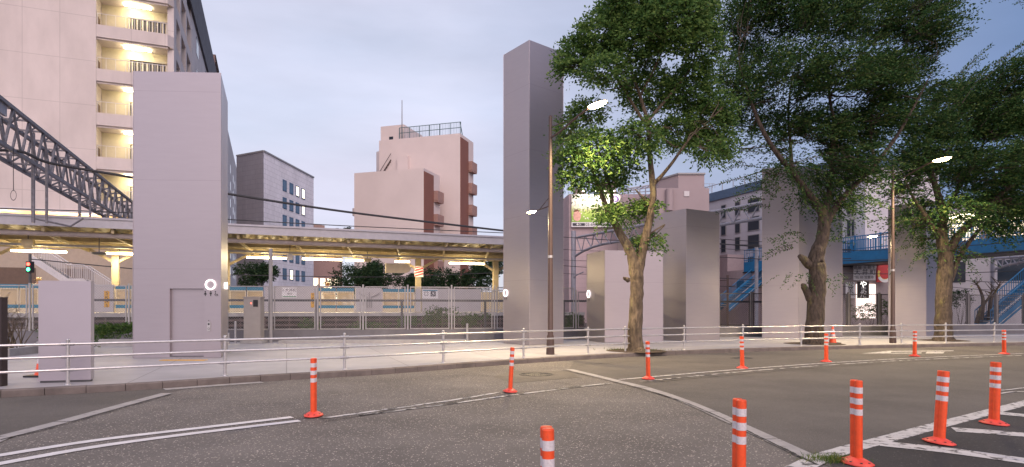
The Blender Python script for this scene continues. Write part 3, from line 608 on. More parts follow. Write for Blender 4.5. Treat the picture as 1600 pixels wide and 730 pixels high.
tree('windswept_tree', 'dark feathery tree with a knobbly trunk beside the traffic cone', 'tree', (bx.x, bx.y, SW),
 [[(1272, 541, 0, .62), (1272, 530, 0, .46), (1273, 500, 0, .40), (1277, 455, 0, .38), (1277, 420, 0, .38), (1275, 402, 0, .36), (1283, 378, 0, .29), (1288, 342, 0, .27), (1278, 320, -.1, .2), (1260, 298, -.2, .18), (1238, 268, -.4, .16), (1210, 235, -.6, .14), (1190, 200, -.7, .12), (1172, 155, -.8, .08), (1155, 100, -1, .05)],
  [(1266, 415, 0, .22), (1255, 405, -.1, .17), (1249, 400, -.15, .10)], [(1268, 470, 0, .2), (1256, 448, -.1, .14), (1252, 444, -.15, .08)],
  [(1281, 392, 0, .18), (1287, 350, 0, .2), (1293, 315, .1, .16), (1299, 275, .2, .14), (1302, 225, .3, .12), (1303, 192, .3, .11), (1296, 150, .3, .08), (1290, 80, .3, .05)],
  [(1282, 392, 0, .18), (1290, 352, 0, .2), (1310, 318, -.1, .16), (1335, 290, -.3, .14), (1367, 258, -.5, .12), (1396, 220, -.6, .10), (1422, 178, -.8, .07), (1455, 115, -1, .04)],
  [(1238, 268, -.4, .11), (1235, 225, .3, .09), (1232, 170, .8, .07), (1240, 100, 1.2, .05)], [(1367, 258, -.5, .09), (1360, 200, .3, .08), (1370, 130, .8, .06), (1390, 70, 1, .04)]],
 [(1150, 60, 40, 52), (1142, 130, 28, 32), (1180, 25, 46, 44), (1230, 30, 55, 48), (1290, 30, 62, 52), (1350, 35, 62, 52), (1410, 40, 50, 44), (1455, 40, 34, 28), (1180, 110, 46, 38), (1240, 118, 54, 42), (1300, 120, 54, 42), (1360, 128, 50, 42), (1410, 105, 44, 34), (1170, 190, 34, 32), (1222, 200, 50, 34), (1280, 200, 54, 36), (1340, 200, 50, 32), (1385, 175, 38, 32), (1240, 262, 38, 24), (1290, 268, 42, 28), (1335, 246, 34, 24), (1286, 315, 26, 20), (1160, 232, 22, 14), (1252, 308, 26, 16), (1230, -30, 60, 40), (1310, -40, 70, 40), (1390, -20, 60, 40), (1180, -30, 40, 36), (1440, 5, 40, 25)],
 M_bark2, L_tree2, 7000, 17, 1.25, (.13, .058), (.5, 0, .26), .34, .5, (1260, 230), 24.5, n_show=900, spread=.22, shrink=.80, slim=.84, wisps=((1415, 62, 1515, 2), (1430, 95, 1500, 48), (1400, 40, 1480, -5), (1142, 60, 1132, -8), (1165, 40, 1180, -12), (1165, 256, 1112, 264), (1195, 292, 1148, 302), (1205, 322, 1158, 327), (1140, 130, 1108, 150), (1135, 100, 1112, 92), (1450, 70, 1520, 40), (1420, 130, 1470, 105), (1215, 300, 1165, 278), (1250, 375, 1205, 392), (1340, 265, 1300, 285), (1190, 10, 1210, -20)), extra=((1290, 110, 170, 130, 34, 16, 34), (1275, 240, 105, 50, 16, 12, 22), (1290, 305, 45, 20, 4, 10, 15)))
bx = XY(1474, 27.0)
tree('windswept_tree', 'dark feathery tree with a mossy trunk in front of the blue footbridge', 'tree', (bx.x, bx.y, SW),
 [[(1474, 536, 0, .55), (1474, 525, 0, .42), (1474, 480, 0, .36), (1476, 430, 0, .36), (1478, 402, 0, .33), (1471, 365, 0, .24), (1474, 335, 0, .21), (1462, 293, .1, .17), (1452, 255, .2, .14), (1450, 205, .3, .09), (1460, 150, .3, .05)],
  [(1477, 450, 0, .2), (1481, 405, 0, .24), (1495, 372, -.2, .19), (1520, 346, -.4, .16), (1550, 315, -.6, .12), (1582, 288, -.8, .10), (1615, 255, -1, .06)], [(1484, 440, 0, .16), (1494, 412, .2, .13), (1510, 385, .4, .11), (1528, 362, .6, .09), (1560, 330, .8, .06)],
  [(1474, 335, 0, .14), (1500, 290, .4, .12), (1530, 240, .8, .09), (1550, 180, 1, .05)], [(1471, 375, 0, .13), (1445, 335, -.4, .10), (1425, 305, -.6, .07), (1410, 270, -.6, .04)]],
 [(1420, 285, 24, 24), (1450, 205, 48, 34), (1500, 200, 54, 42), (1550, 190, 54, 42), (1595, 180, 46, 50), (1430, 250, 38, 32), (1490, 260, 54, 32), (1560, 260, 54, 36), (1605, 250, 46, 50), (1440, 325, 34, 20), (1490, 325, 44, 20), (1550, 318, 44, 24), (1595, 318, 36, 24), (1425, 352, 22, 10), (1520, 150, 44, 32), (1580, 125, 44, 32), (1545, 352, 30, 13), (1468, 378, 22, 8), (1650, 200, 60, 80), (1640, 300, 50, 40), (1440, 372, 14, 8), (1500, 392, 20, 8)],
 M_bark2, L_tree2, 6000, 17, 1.25, (.135, .06), (.5, 0, .26), .32, .5, (1480, 290), 27.0, n_show=800, spread=.22, shrink=.80, slim=.86, wisps=((1545, 112, 1602, 76), (1500, 125, 1548, 84), (1468, 172, 1503, 118), (1420, 285, 1378, 294), (1440, 200, 1470, 150), (1570, 120, 1620, 95), (1430, 250, 1392, 262), (1425, 345, 1380, 350), (1470, 385, 1425, 398), (1445, 330, 1402, 322), (1520, 130, 1566, 96)), extra=((1510, 220, 110, 90, 24, 16, 32), (1500, 310, 105, 50, 18, 12, 24)))
bx = Vector((29.5, 28.5, 0))
tree('windswept_tree', 'dark feathery tree just beyond the right edge, one leafy branch tip in view', 'tree', (bx.x, bx.y, SW),
 [[(1798, 533, 0, .5), (1798, 450, 0, .36), (1795, 380, 0, .3), (1780, 300, 0, .2), (1750, 200, 0, .14), (1710, 100, 0, .09), (1650, 20, 0, .05)], [(1795, 380, 0, .25), (1830, 250, 0, .16), (1850, 120, 0, .1)]],
 [(1617, -4, 30, 12), (1640, -30, 40, 22), (1690, 20, 45, 40), (1720, 90, 60, 50), (1780, 150, 70, 60), (1840, 120, 80, 70), (1800, 40, 80, 60), (1750, -20, 70, 40)],
 M_bark2, L_tree2, 1500, 13, .8, (.11, .05), (.1, 0, .1), .3, .5, (1760, 120), 28.5, n_show=200)
for (px, py, rx) in ((994, 548, 1.0), (1272, 537, 1.15), (1474, 532, 1.0)):
    p = G(px, py, SW); b = MB(); b.lathe([(rx, 0), (rx*.9, .012), (rx*.4, .05), (0, .07)], (p.x, p.y, SW-.003), 24, caps=False); b.build('tree_pit', M_soil, kind='structure')
# low twigs sprouting on the dark trunk
P, D, S, TD, LN = sprays([(np.array(W(1245, 378, 24.3)), np.array([1.1, .4, .12])), (np.array(W(1250, 428, 24.3)), np.array([.9, .4, .14])), (np.array(W(1300, 430, 24.4)), np.array([.4, .3, .2])), (np.array(W(1305, 370, 24.5)), np.array([.4, .3, .4]))], 46, 11, .7, (0, -.1, .05), .2, .9, np.array(W(1275, 400, 24.5)))
o = leaf_obj('low_twigs', P, D, .10, .045, L_tree2, [x for x in bpy.data.objects if x.name.startswith('windswept_tree')][0])
def bush(name, label, cat, c, r, n, leafm, leaf=(.09, .05), group=None, stems=6, ground=None, lf=7):
    base = Vector((c[0], c[1], ground if ground is not None else c[2]-r[2])); t = thing(name, label, cat, base, group); b = MB()
    for k in range(stems):
        e = Vector((c[0]+random.uniform(-.7, .7)*r[0], c[1]+random.uniform(-.7, .7)*r[1], c[2]+random.uniform(-.2, .7)*r[2])); st = base+Vector((random.uniform(-.3, .3)*r[0], random.uniform(-.3, .3)*r[1], 0))
        b.tube([st, (st+e)/2+Vector((random.uniform(-.1, .1), random.uniform(-.1, .1), .05)), e], [max(.012, r[2]*.02), max(.008, r[2]*.014), .004], 5)
    b.build('stems', M_bark2, t)
    cl = [(np.array([c[0]+random.uniform(-.55, .55)*r[0], c[1]+random.uniform(-.5, .5)*r[1], c[2]+random.uniform(-.35, .5)*r[2]]), np.array(r)*random.uniform(.3, .5)) for _ in range(max(4, int(6*r[0]/max(r[2], .3))))]
    P, D, *_ = sprays(cl, n, lf, max(.18, r[2]*.25), (0, 0, .25), .2, .4, np.array(c)); leaf_obj('foliage', P, D, leaf[0], leaf[1], leafm, t); return t

# ------------------------------------------------------------------ mesh fence on its low wall
fl = [XY(-90, 24.6), XY(0, 25.4), XY(780, 27.9), XY(1150, 31.3), XY(1600, 35.2), XY(1760, 36.6)]
fpts = arc([Vector((p.x, p.y, 0)) for p in spline(fl, 10)], 1.93)
fen = thing('mesh_fence', 'long galvanised wire mesh fence in framed panels along the railway', 'fence', (fpts[8].x, fpts[8].y, .62))
M_mesh = mat('fence_wire', (.26, .25, .26), .6, .3, var=.1); M_fframe = mat('fence_frame_steel', (.36, .35, .36), .5, .3, var=.15, scale=8)
M_dfence = mat('dark_fence_steel', (.085, .078, .08), .55, .2, var=.1)
def mesh_panel(a, c, z0, z1, M_galv=M_fframe, M_mesh=M_mesh):
    e = (c-a).normalized(); L = (c-a).length; b = MB(); fr = .022
    for z in (z0, z1): b.bar(a+UP*z, c+UP*z, .04)
    for q in (a+e*fr, c-e*fr): b.bar(q+UP*z0, q+UP*z1, .045)
    pn = b.build('panel', M_galv, fen); b = MB(); s = .105; H = z1-z0; k = -H
    nn = Vector((-e.y, e.x, 0))
    while k < L:
        for sg in (0, 1):
            x0, zz0, x1, zz1 = k, 0, k+H, H
            if x0 < 0: zz0 -= x0; x0 = 0
            if x1 > L: zz1 -= (x1-L); x1 = L
            if x1-x0 > .02:
                p, q = (x0, zz0), (x1, zz1)
                if sg: p, q = (L-x0, zz0), (L-x1, zz1)
                d = Vector((q[0]-p[0], 0, q[1]-p[1])).normalized(); o = e*(-d.z)*.0042+UP*d.x*.0042; A = a+e*p[0]+UP*(z0+p[1])+nn*.004*sg; B = a+e*q[0]+UP*(z0+q[1])+nn*.004*sg
                b.quad(A-o, B-o, B+o, A+o)
        k += s
    b.build('wire_mesh', M_mesh, pn)
for i, (a, c) in enumerate(zip(fpts, fpts[1:])):
    px = CX+F*(a.x+c.x)/(a.y+c.y); mid = (a+c)/2
    z1 = 2.5 if px < 900 else 2.32
    mesh_panel(a+(c-a)*.05, c-(c-a)*.05, .66, z1, *((M_dfence, M_dfence) if px > 1000 else ()))
    b = MB(); b.bar(a+UP*.15, a+UP*(z1+.1), .07 if px < 1000 else .13, .07); b.build('post', M_fframe if px < 1000 else mat('fence_post_paint', (.17, .16, .165), .5), fen)
b = MB()
for a, c in zip(fpts, fpts[1:]):
    b.obox((a+c)/2+UP*(SW+.24)+V*.05, (c-a)/2, (c-a).cross(UP).normalized()*.11, UP*.25)
lw = solo(b, 'low_wall', M_wallc, 'low dark grey concrete wall carrying the mesh fence', 'wall')
b = MB(); p0, p1 = G(440, 536, SW), G(728, 534.5, SW); b.obox((p0+p1)/2+UP*.05, (p1-p0)/2, Vector((0, .35, 0)), UP*.06)
solo(b, 'concrete_ledge', M_conc, 'long pale concrete ledge at the foot of the fence wall', 'ledge')
# planters
b = MB(); q = [G(-60, 560, SW), G(10, 557, SW), G(55, 552, SW), G(62, 543, SW)]
for a, c in zip(q, q[1:]): b.bar(a+UP*.10, c+UP*.10, .16, .24)
pln = solo(b, 'planter_kerb', M_conc, 'pale concrete planter kerb by the brown post at the left edge', 'planter')
c0 = (q[0]+q[1]+q[2])/3+Vector((-.3, 1.8, .6)); 
bush('shrub', 'green shrub in the planter left of the small steel panel', 'shrub', (c0.x+1.1, c0.y, .62), (1.1, .8, .5), 420, L_bush, ground=SW, leaf=(.07, .04))
b = MB(); random.seed(3)   # leafless twiggy shrub
for k in range(26):
    a = W(20, 540, 20.2)+Vector((random.uniform(-.3, .3), random.uniform(-.3, .3), -.2)); e = a+Vector((random.uniform(-.9, .9), random.uniform(-.5, .5), random.uniform(.7, 1.9)))
    m_ = (a+e)/2+Vector((random.uniform(-.2, .2), 0, .15)); b.tube([a, m_, e], [.02, .012, .004], 5)
    for _ in range(4):
        s_ = m_+(e-m_)*random.random(); b.tube([s_, s_+Vector((random.uniform(-.35, .35), random.uniform(-.3, .3), random.uniform(.0, .4)))], [.007, .003], 4)
solo(b, 'bare_shrub', M_bark, 'leafless twiggy shrub by the fence at the far left', 'shrub')
b = MB(); p0, p1 = G(135, 541, SW), G(215, 541, SW); b.obox((p0+p1)/2+UP*.12, (p1-p0)/2, Vector((0, .09, 0)), UP*.14); solo(b, 'planter_kerb', M_conc, 'low pale planter kerb between small steel panel and broad tower', 'planter')
c0 = XY(178, 24.3); bush('hedge', 'clipped green hedge between the small steel panel and the broad tower', 'hedge', (c0.x, 24.3, .62), (1.5, .4, .36), 700, L_bush, leaf=(.07, .04), ground=SW)

# ------------------------------------------------------------------ small street furniture
b = MB(); p = XY(1, 11.1); b.box(p.x-.07, p.x+.07, p.y-.07, p.y+.07, SW, 1.72); b.box(p.x-.076, p.x+.076, p.y-.076, p.y+.076, 1.70, 1.725); solo(b, 'steel_post', mat('dark_brown_paint', (.03, .02, .02), .45, var=.1), 'thick dark brown post cut by the left edge', 'post')
def cone(label, p, g_=None):
    t = thing('traffic_cone', label, 'traffic cone', p, 'orange traffic cones'); P_ = Vector(p)
    b = MB(); b.box(P_.x-.23, P_.x+.23, P_.y-.23, P_.y+.23, P_.z, P_.z+.035); b.build('base', M_black, t)
    b = MB(); b.lathe([(.15, .035), (.135, .06), (.03, .70), (.02, .71), (0, .71)], P_, 18, caps=False); b.build('cone_body', M_orange, t)
    for z0, z1 in ((.27, .37), (.47, .57)):
        r = lambda z: .135-(z-.06)*.105/.64+.003; b = MB(); b.lathe([(r(z0), z0), (r(z1), z1)], P_, 18, caps=False); b.build('reflective_band', M_refl, t)
cone('orange and white traffic cone at the foot of the knobbly tree', G(1301, 536.5, SW)); cone('orange traffic cone half hidden behind the small steel panel', G(67, 588, SW))
cbp = XY(397, 25.3)
cb = thing('utility_cabinet', 'tall narrow grey utility cabinet in front of the fence', 'cabinet', (cbp.x, cbp.y, SW))
b = MB(); b.box(cbp.x-.34, cbp.x+.34, cbp.y-.2, cbp.y+.2, SW+.1, 2.0); b.box(cbp.x-.36, cbp.x+.36, cbp.y-.22, cbp.y+.22, 1.98, 2.03); b.build('housing', mat('beige_grey_paint', (.33, .30, .28), .5, var=.06), cb)
b = MB(); b.box(cbp.x-.45, cbp.x+.45, cbp.y-.3, cbp.y+.3, SW, SW+.1); b.build('plinth', M_conc, cb)
b = MB(); b.box(cbp.x+.05, cbp.x+.24, cbp.y-.212, cbp.y-.2, 1.62, 1.9); b.build('display', M_black, cb)
b = MB(); b.box(cbp.x-.05, cbp.x-.02, cbp.y-.212, cbp.y-.2, 1.74, 1.78); b.build('pilot_light', M_glow('red_glow', (1, .08, .04), 4), cb)
def stub(px, d, h, r, label, m=M_galv):
    p = XY(px, d); b = MB(); b.tube([(p.x, p.y, SW-.01), (p.x, p.y, SW+h)], r, 12); b.lathe([(r, 0), (r*.8, r*.4), (0, r*.5)], (p.x, p.y, SW+h), 12, caps=False); solo(b, 'bollard' if h < 1.2 else 'steel_pole', m, label, 'bollard' if h < 1.2 else 'pole')
stub(368, 25.6, .86, .05, 'slim grey bollard beside the utility cabinet'); stub(356, 24.6, .42, .07, 'short stout bollard at the back corner of the broad tower'); stub(730, 27.2, .74, .05, 'slim grey bollard at the right end of the pale ledge')
stub(72, 20.2, .8, .055, 'slim pale bollard in the planter left of the small steel panel'); stub(423, 25.6, 3.87, .075, 'tall slim grey pole right of the utility cabinet', M_grey)
# grass tuft at the near delineator
P, D = [], []
for k in range(700):
    q = G(1306, 722)+Vector((rng.normal()*.13, rng.normal()*.07, .004)); P.append(q); D.append((rng.normal()*.6, rng.normal()*.6, 1.1))
P = np.array(P); leaf_obj('grass', P, np.array(D), .075, .005, L_grass, kind='stuff', label='tuft of green and straw grass at the foot of the near delineator', cat='grass')
P, D = [], []
for k in range(160):
    s = rng.integers(0, 2); q = G(*((968, 545+3), (1012, 549))[s], SW)+Vector((rng.normal()*.35, rng.normal()*.12, 0)); P.append(q); D.append((rng.normal()*.6, rng.normal()*.6, 1))
leaf_obj('grass', np.array(P), np.array(D), .12, .012, L_grass, kind='stuff', label='sparse grass at the foot of the leafy tree', cat='grass')

# ------------------------------------------------------------------ materials for buildings
def panelmat(name, color, axis, w_, h_, joint, jcol=None, var=.05, rough=.75, off=.5, mort=.012):
    m = bpy.data.materials.new(name); m.use_nodes = True; n = m.node_tree; b = n.nodes['Principled BSDF']; L = n.links.new
    t = n.nodes.new('ShaderNodeTexCoord'); d = n.nodes.new('ShaderNodeVectorMath'); d.operation = 'DOT_PRODUCT'; d.inputs[1].default_value = axis; L(t.outputs['Object'], d.inputs[0])
    s = n.nodes.new('ShaderNodeSeparateXYZ'); L(t.outputs['Object'], s.inputs[0]); c = n.nodes.new('ShaderNodeCombineXYZ'); L(d.outputs['Value'], c.inputs[0]); L(s.outputs['Z'], c.inputs[1])
    br = n.nodes.new('ShaderNodeTexBrick'); br.offset = off; br.inputs['Scale'].default_value = 1; br.inputs['Mortar Size'].default_value = mort; br.inputs['Mortar Smooth'].default_value = .2; br.inputs['Brick Width'].default_value = w_; br.inputs['Row Height'].default_value = h_
    c1 = [v*(1+var) for v in color]; c2 = [v*(1-var) for v in color]; jc = jcol or [v*joint for v in color]
    br.inputs['Color1'].default_value = (*c1, 1); br.inputs['Color2'].default_value = (*c2, 1); br.inputs['Mortar'].default_value = (*jc, 1); L(c.outputs[0], br.inputs['Vector'])
    no = n.nodes.new('ShaderNodeTexNoise'); no.inputs['Scale'].default_value = .35; no.inputs['Detail'].default_value = 8; no.inputs['Roughness'].default_value = .65
    mpp = n.nodes.new('ShaderNodeMapping'); mpp.inputs['Scale'].default_value = (1, 1, .4); L(t.outputs['Object'], mpp.inputs['Vector']); L(mpp.outputs['Vector'], no.inputs['Vector'])
    r = n.nodes.new('ShaderNodeMapRange'); r.inputs['From Min'].default_value = .3; r.inputs['From Max'].default_value = .7; r.inputs['To Min'].default_value = .85; r.inputs['To Max'].default_value = 1.09; L(no.outputs['Fac'], r.inputs['Value'])
    mm = n.nodes.new('ShaderNodeMix'); mm.data_type = 'RGBA'; mm.blend_type = 'MULTIPLY'; mm.inputs['Factor'].default_value = 1; L(br.outputs['Color'], mm.inputs['A']); L(r.outputs['Result'], mm.inputs['B'])
    L(mm.outputs['Result'], b.inputs['Base Color']); b.inputs['Roughness'].default_value = rough; return m
M_cream = mat('cream_paint', (.50, .45, .36), .7, var=.05, scale=1)
M_cream2 = mat('canopy_cream_paint', (.42, .34, .20), .55, var=.2, scale=2.5, second=(.24, .12, .06), sec_pos=.66, sec_w=.1, sec_scale=3)
M_fascia = mat('canopy_fascia_paint', (.40, .39, .43), .5, var=.08)
M_corr = mat('corrugated_sheet', (.24, .20, .13), .6, var=.2, scale=2)
M_white = mat('white_paint', (.60, .57, .58), .5, var=.06)
M_teal = mat('teal_stripe', (.006, .17, .28), .45, var=.08)
M_gatewhite = mat('gate_housing_paint', (.42, .40, .42), .45, var=.04)
M_gatecream = mat('gate_door_cream', (.62, .53, .36), .5, var=.06)
M_signw = mat('sign_white', (.66, .65, .68), .4, var=.03)
M_red = mat('sign_red', (.55, .03, .04), .45, var=.06)
M_txt = mat('sign_ink', (.03, .03, .05), .5, var=.02)
M_txtw = mat('sign_letter_white', (.8, .8, .8), .5, var=.02)
def tglass(name, tint, fac):
    m = bpy.data.materials.new(name); m.use_nodes = True; n = m.node_tree; b = n.nodes['Principled BSDF']; o = n.nodes['Material Output']
    no = n.nodes.new('ShaderNodeTexNoise'); no.inputs['Scale'].default_value = 1.5; b.inputs['Base Color'].default_value = (*tint, 1); b.inputs['Roughness'].default_value = .1
    tr = n.nodes.new('ShaderNodeBsdfTransparent'); ms = n.nodes.new('ShaderNodeMixShader'); ms.inputs['Fac'].default_value = fac
    n.links.new(tr.outputs[0], ms.inputs[1]); n.links.new(b.outputs[0], ms.inputs[2]); n.links.new(ms.outputs[0], o.inputs['Surface']); return m
M_gateglass = tglass('gate_glass', (.58, .47, .27), .5)

# ------------------------------------------------------------------ railway: track bed, platform, gates, canopy
E0 = Vector((-23, 27.8, 0)); UN = U; VN = V
def E(t, q, z=0): return E0+U*t+V*q+UP*z
def tpx(px, q): return at_px(E0+V*q, U, px)
b = MB(); b.quad(*[(p.x, p.y, .02) for p in (E(-14, -9), E(75, -9), E(75, 60), E(-14, 60))]); b.build('track_bed', M_gravel, kind='structure')
trk = thing('railway_track', 'steel rails on sleepers running along the platform edge', 'track', E(10, -1.7, .02))
b = MB()
for q in (-2.23, -1.17): b.fbox(E(0, q), U, V, -12, 60, -.035, .035, .22, .36)
b.build('rail', M_dgrey, trk); b = MB()
for k in range(80): b.fbox(E(-12+k*.75, -1.7), U, V, 0, .24, -1.05, 1.05, .06, .22)
b.build('sleepers', M_conc, trk)
pf = thing('station_platform', 'long raised railway platform behind the mesh fence', 'platform', E(8, 5, .02))
b = MB(); b.fbox(E0, U, V, -14, 30, .7, 10.2, 1.14, 1.34); b.build('deck', M_conc, pf)
b = MB(); b.fbox(E0, U, V, -14, 30, .85, 10, .02, 1.14); b.build('side_wall', mat('platform_side', (.05, .038, .034), .8, var=.3, scale=2), pf)
b = MB()
for z in (.35, .62, .88): b.fbox(E0, U, V, -14, 30, .72, .85, z, z+.11)
for k in range(36): b.fbox(E(-13+k*1.2, 0), U, V, 0, .08, .74, .85, .05, 1.1)
b.build('cable_shelf', mat('rusty_shelf', (.115, .085, .078), .75, var=.3, scale=3), pf)
crk = thing('cable_rack', 'dark horizontal cable rack on posts between the fence and the platform', 'cable rack', E(10, -3.1, .05))
q = [fpts[i]+V*1.3 for i in range(2, 22)]
b = MB()
for a, c in zip(q, q[1:]): b.bar(a+UP*1.92, c+UP*1.92, .12, .10)
b.build('cable_beam', M_dgrey, crk)
for p in q[::2]:
    b = MB(); b.bar(p+UP*.03, p+UP*1.9, .09, .09, V); b.build('post', M_dgrey, crk)
# platform gates: pale housings and teal-striped sliding doors in turn
GQ = 1.25
def gate_housing(x0, x1, label, dress=None, z1=2.74):
    a, c = tpx(x0, GQ), tpx(x1, GQ); t = thing('gate_housing', label, 'platform gate housing', E((a+c)/2, GQ, 1.34), 'white platform gate housings')
    b = MB(); b.fbox(E0, U, V, a+.02, c-.02, GQ, GQ+.25, 1.37, z1); b.build('housing', M_gatewhite, t)
    if dress: dress(t, a, c)
def gate_door(x0, x1, label, n=2):
    a, c = tpx(x0, GQ), tpx(x1, GQ); t = thing('gate_door', label, 'platform gate door', E((a+c)/2, GQ, 1.34), 'teal striped platform gate doors')
    m1, m2, m3 = MB(), MB(), MB(); w_ = (c-a)/n
    for k in range(n):
        x, y = a+k*w_+.025, a+(k+1)*w_-.025
        m1.fbox(E0, U, V, x, y, GQ+.08, GQ+.14, 2.52, 2.70); m1.fbox(E0, U, V, x, y, GQ+.08, GQ+.14, 1.58, 1.74)
        m2.fbox(E0, U, V, x, y, GQ+.085, GQ+.135, 1.37, 1.58)
        for s in (x, y-.05): m2.fbox(E0, U, V, s, s+.05, GQ+.085, GQ+.135, 1.74, 2.52)
        m2.fbox(E0, U, V, x+.05, y-.05, GQ+.085, GQ+.135, 2.46, 2.52)
        m3.fbox(E0, U, V, x+.05, y-.05, GQ+.10, GQ+.12, 1.74, 2.46)
    m1.build('stripe', M_teal, t); m2.build('door_frame', M_gatecream, t); m3.build('glass_pane', M_gateglass, t)
def yellow_tag(s, px):
    def f(t, a, c):
        x = tpx(px, GQ); b = MB(); b.fbox(E0, U, V, x-.11, x+.11, GQ-.02, GQ, 1.62, 2.42); y = b.build('number_plate', mat('plate_yellow', (.62, .34, .03), .5, var=.05), t)
        for i, ch in enumerate(s): text(ch, 'lettering', M_txt, E(x, GQ-.026, 2.30-i*.2), U, UP, .22, y)
    return f
def sign_plate(px, w_, lines, bar=None):
    def f(t, a, c):
        x = tpx(px, GQ); b = MB(); b.fbox(E0, U, V, x-w_/2, x+w_/2, GQ-.02, GQ, 2.15, 2.70); y = b.build('sign_plate', M_signw, t)
        for s, dx, z, sz in lines: text(s, 'lettering', M_txt, E(x+dx, GQ-.026, z), U, UP, sz, y)
        if bar: b = MB(); b.fbox(E0, U, V, x-w_/2+.03, x+w_/2-.03, GQ-.026, GQ-.02, *bar[:2]); b.build('colour_bar', bar[2], y)
    return f
def conduit(px):
    def f(t, a, c):
        x = tpx(px, GQ); b = MB()
        for s in (-1, 1): b.tube([E(x+s*.55, GQ-.03, 2.45), E(x+s*.45, GQ-.03, 2.35), E(x+s*.12, GQ-.03, 2.22), E(x+s*.12, GQ-.03, 1.6)], .035, 8)
        b.tube([E(x, GQ-.03, 2.5), E(x, GQ-.03, 1.62)], .03, 8); b.build('conduit', M_grey, t)
    return f
gate_door(-70, 60, 'teal striped gate doors seen behind the bare shrub at the left edge', 4)
gate_housing(62, 178, 'gate housing with a yellow plate just right of the small steel panel', yellow_tag('SKA5', 167))
gate_door(179, 352, 'teal striped gate doors on the left of the broad tower with the cabinet side', 5) if False else gate_door(179, 300, 'teal striped gate doors meeting the left edge of the broad steel tower', 3)
gate_door(301, 412, 'teal striped gate doors behind the grey utility cabinet', 4)
def d1(t, a, c): sign_plate(452, .75, [('3 大井町', 0, 2.55, .2), ('0033', .02, 2.36, .13)], (2.19, 2.23, mat('sign_green', (.03, .22, .08), .5)))(t, a, c); yellow_tag('YK5', 489)(t, a, c)
gate_housing(413, 496, 'long gate housing with a small white sign and a yellow plate', d1)
gate_door(497, 554, 'teal striped gate doors with a white-shirted passenger behind')
gate_housing(555, 597, 'gate housing carrying a T-shaped grey conduit', conduit(577))
gate_door(598, 648, 'teal striped gate doors left of the striped platform column')
gate_housing(649, 658, 'narrowest gate housing, next to the wall signs')
gate_housing(659, 752, 'longest gate housing with a teal-topped sign, right of the striped column', sign_plate(672, .95, [('▢ ♿', 0, 2.42, .3)], (2.60, 2.66, M_teal)))
ge = thing('platform_end_railing', 'lit railing of upright bars at the platform end beside the tallest tower', 'railing', E(tpx(768, GQ), GQ, 1.34))
b = MB(); a, c = tpx(754, GQ), tpx(800, GQ)
for z in (1.45, 2.66): b.fbox(E0, U, V, a, c, GQ, GQ+.05, z, z+.06)
k = a
while k < c: b.fbox(E0, U, V, k, k+.04, GQ+.005, GQ+.045, 1.34, 2.66); k += .22
b.build('bars', M_galv, ge); b = MB(); b.fbox(E0, U, V, a, c, GQ+1.3, GQ+1.4, 1.36, 2.62); b.build('back_panel', M_gatecream, ge)

# canopy
T0c, T1c = -12, 26.2
cp = thing('platform_canopy', 'long railway platform canopy with corrugated underside and pale fascia', 'canopy', E(8, 4, 1.34))
b = MB(); b.fbox(E0, U, V, T0c, T1c, 0, .10, 5.36, 5.76); b.fbox(E0, U, V, T0c, T1c, -.06, .14, 5.76, 5.80); b.build('fascia', M_fascia, cp)
b = MB(); t = T0c; k = 0
while t < T1c:
    z0, z1 = (5.40, 5.58) if k % 2 else (5.58, 5.40)
    for s0, s1, a0, a1 in ((0, .14, z0, z0), (.14, .36, z0, z1)):
        b.quad(E(t+s0, .1, a0), E(t+s1, .1, a1), E(t+s1, 7.8, a1-.25), E(t+s0, 7.8, a0-.25))
    t += .36; k += 1
b.build('roof_sheet', M_corr, cp)
b = MB(); b.fbox(E0, U, V, T0c, T1c, -.02, 7.9, 5.80, 5.86); b.build('roof', M_fascia, cp)
b = MB(); b.tube([E(T0c, .7, 5.08), E(T1c, .7, 5.08)], .13, 10); b.build('gutter_pipe', mat('pink_grey_pipe', (.42, .36, .36), .5, var=.12, second=(.30, .13, .08), sec_pos=.68, sec_w=.08, sec_scale=2.5), cp)
b = MB()
for q, z, h in ((2.6, 4.92, .22), (4.2, 4.72, .30), (6.6, 4.9, .22)): b.fbox(E0, U, V, T0c, T1c, q-.08, q+.08, z, z+h)
b.build('beam', M_cream2, cp)
b = MB(); b.fbox(E0, U, V, T0c, T1c, 1.9, 2.15, 4.60, 4.70); b.build('cable_tray', M_grey, cp)
t = -9.5
while t < T1c:
    b = MB(); b.bar(E(t, .2, 5.25), E(t, 7.7, 5.05), .12, .2); b.bar(E(t, .75, 5.05), E(t+.9, 4.2, 4.6), .1, .12); b.build('rafter', M_cream2, cp); t += 2.75
for i, tt in enumerate((-2, 3.6, 9.0, 20.0, 25.2)):
    b = MB(); b.bar(E(tt, 4.2, 1.34), E(tt, 4.2, 4.75), .32, .32, V)
    for s in (-1, 1): b.bar(E(tt, 4.2, 4.0), E(tt+s*1.3, 4.2, 4.75), .12, .14)
    co = b.build('column', mat('column_paint', (.27, .22, .15), .6, var=.15), cp)
    if i == 3:
        b = MB(); b.fbox(E(tt, 4.2), U, V, -.28, .28, -.20, -.17, 3.55, 4.25); pl_ = b.build('warning_plate', M_signw, co); b = MB()
        for k in range(4): z = 3.57+k*.17; b.quad(E(tt-.27, 3.997, z), E(tt-.27, 3.997, z+.08), E(tt+.27, 3.997, min(4.24, z+.24)), E(tt+.27, 3.997, min(4.24, z+.16)))
        b.build('stripes', M_red, pl_)
LG = 'fluorescent tubes under the canopy'
labs = ['fluorescent tube under the canopy above the small steel panel, farthest left', 'fluorescent tube ending at the left edge of the broad tower', 'fluorescent tube just right of the broad tower, by the grey pole', 'second fluorescent tube to the right of the grey pole', 'fluorescent tube left of the rounded hanging sign', 'short fluorescent tube directly above the rounded hanging sign', 'fluorescent tube nearest to the tallest tower']
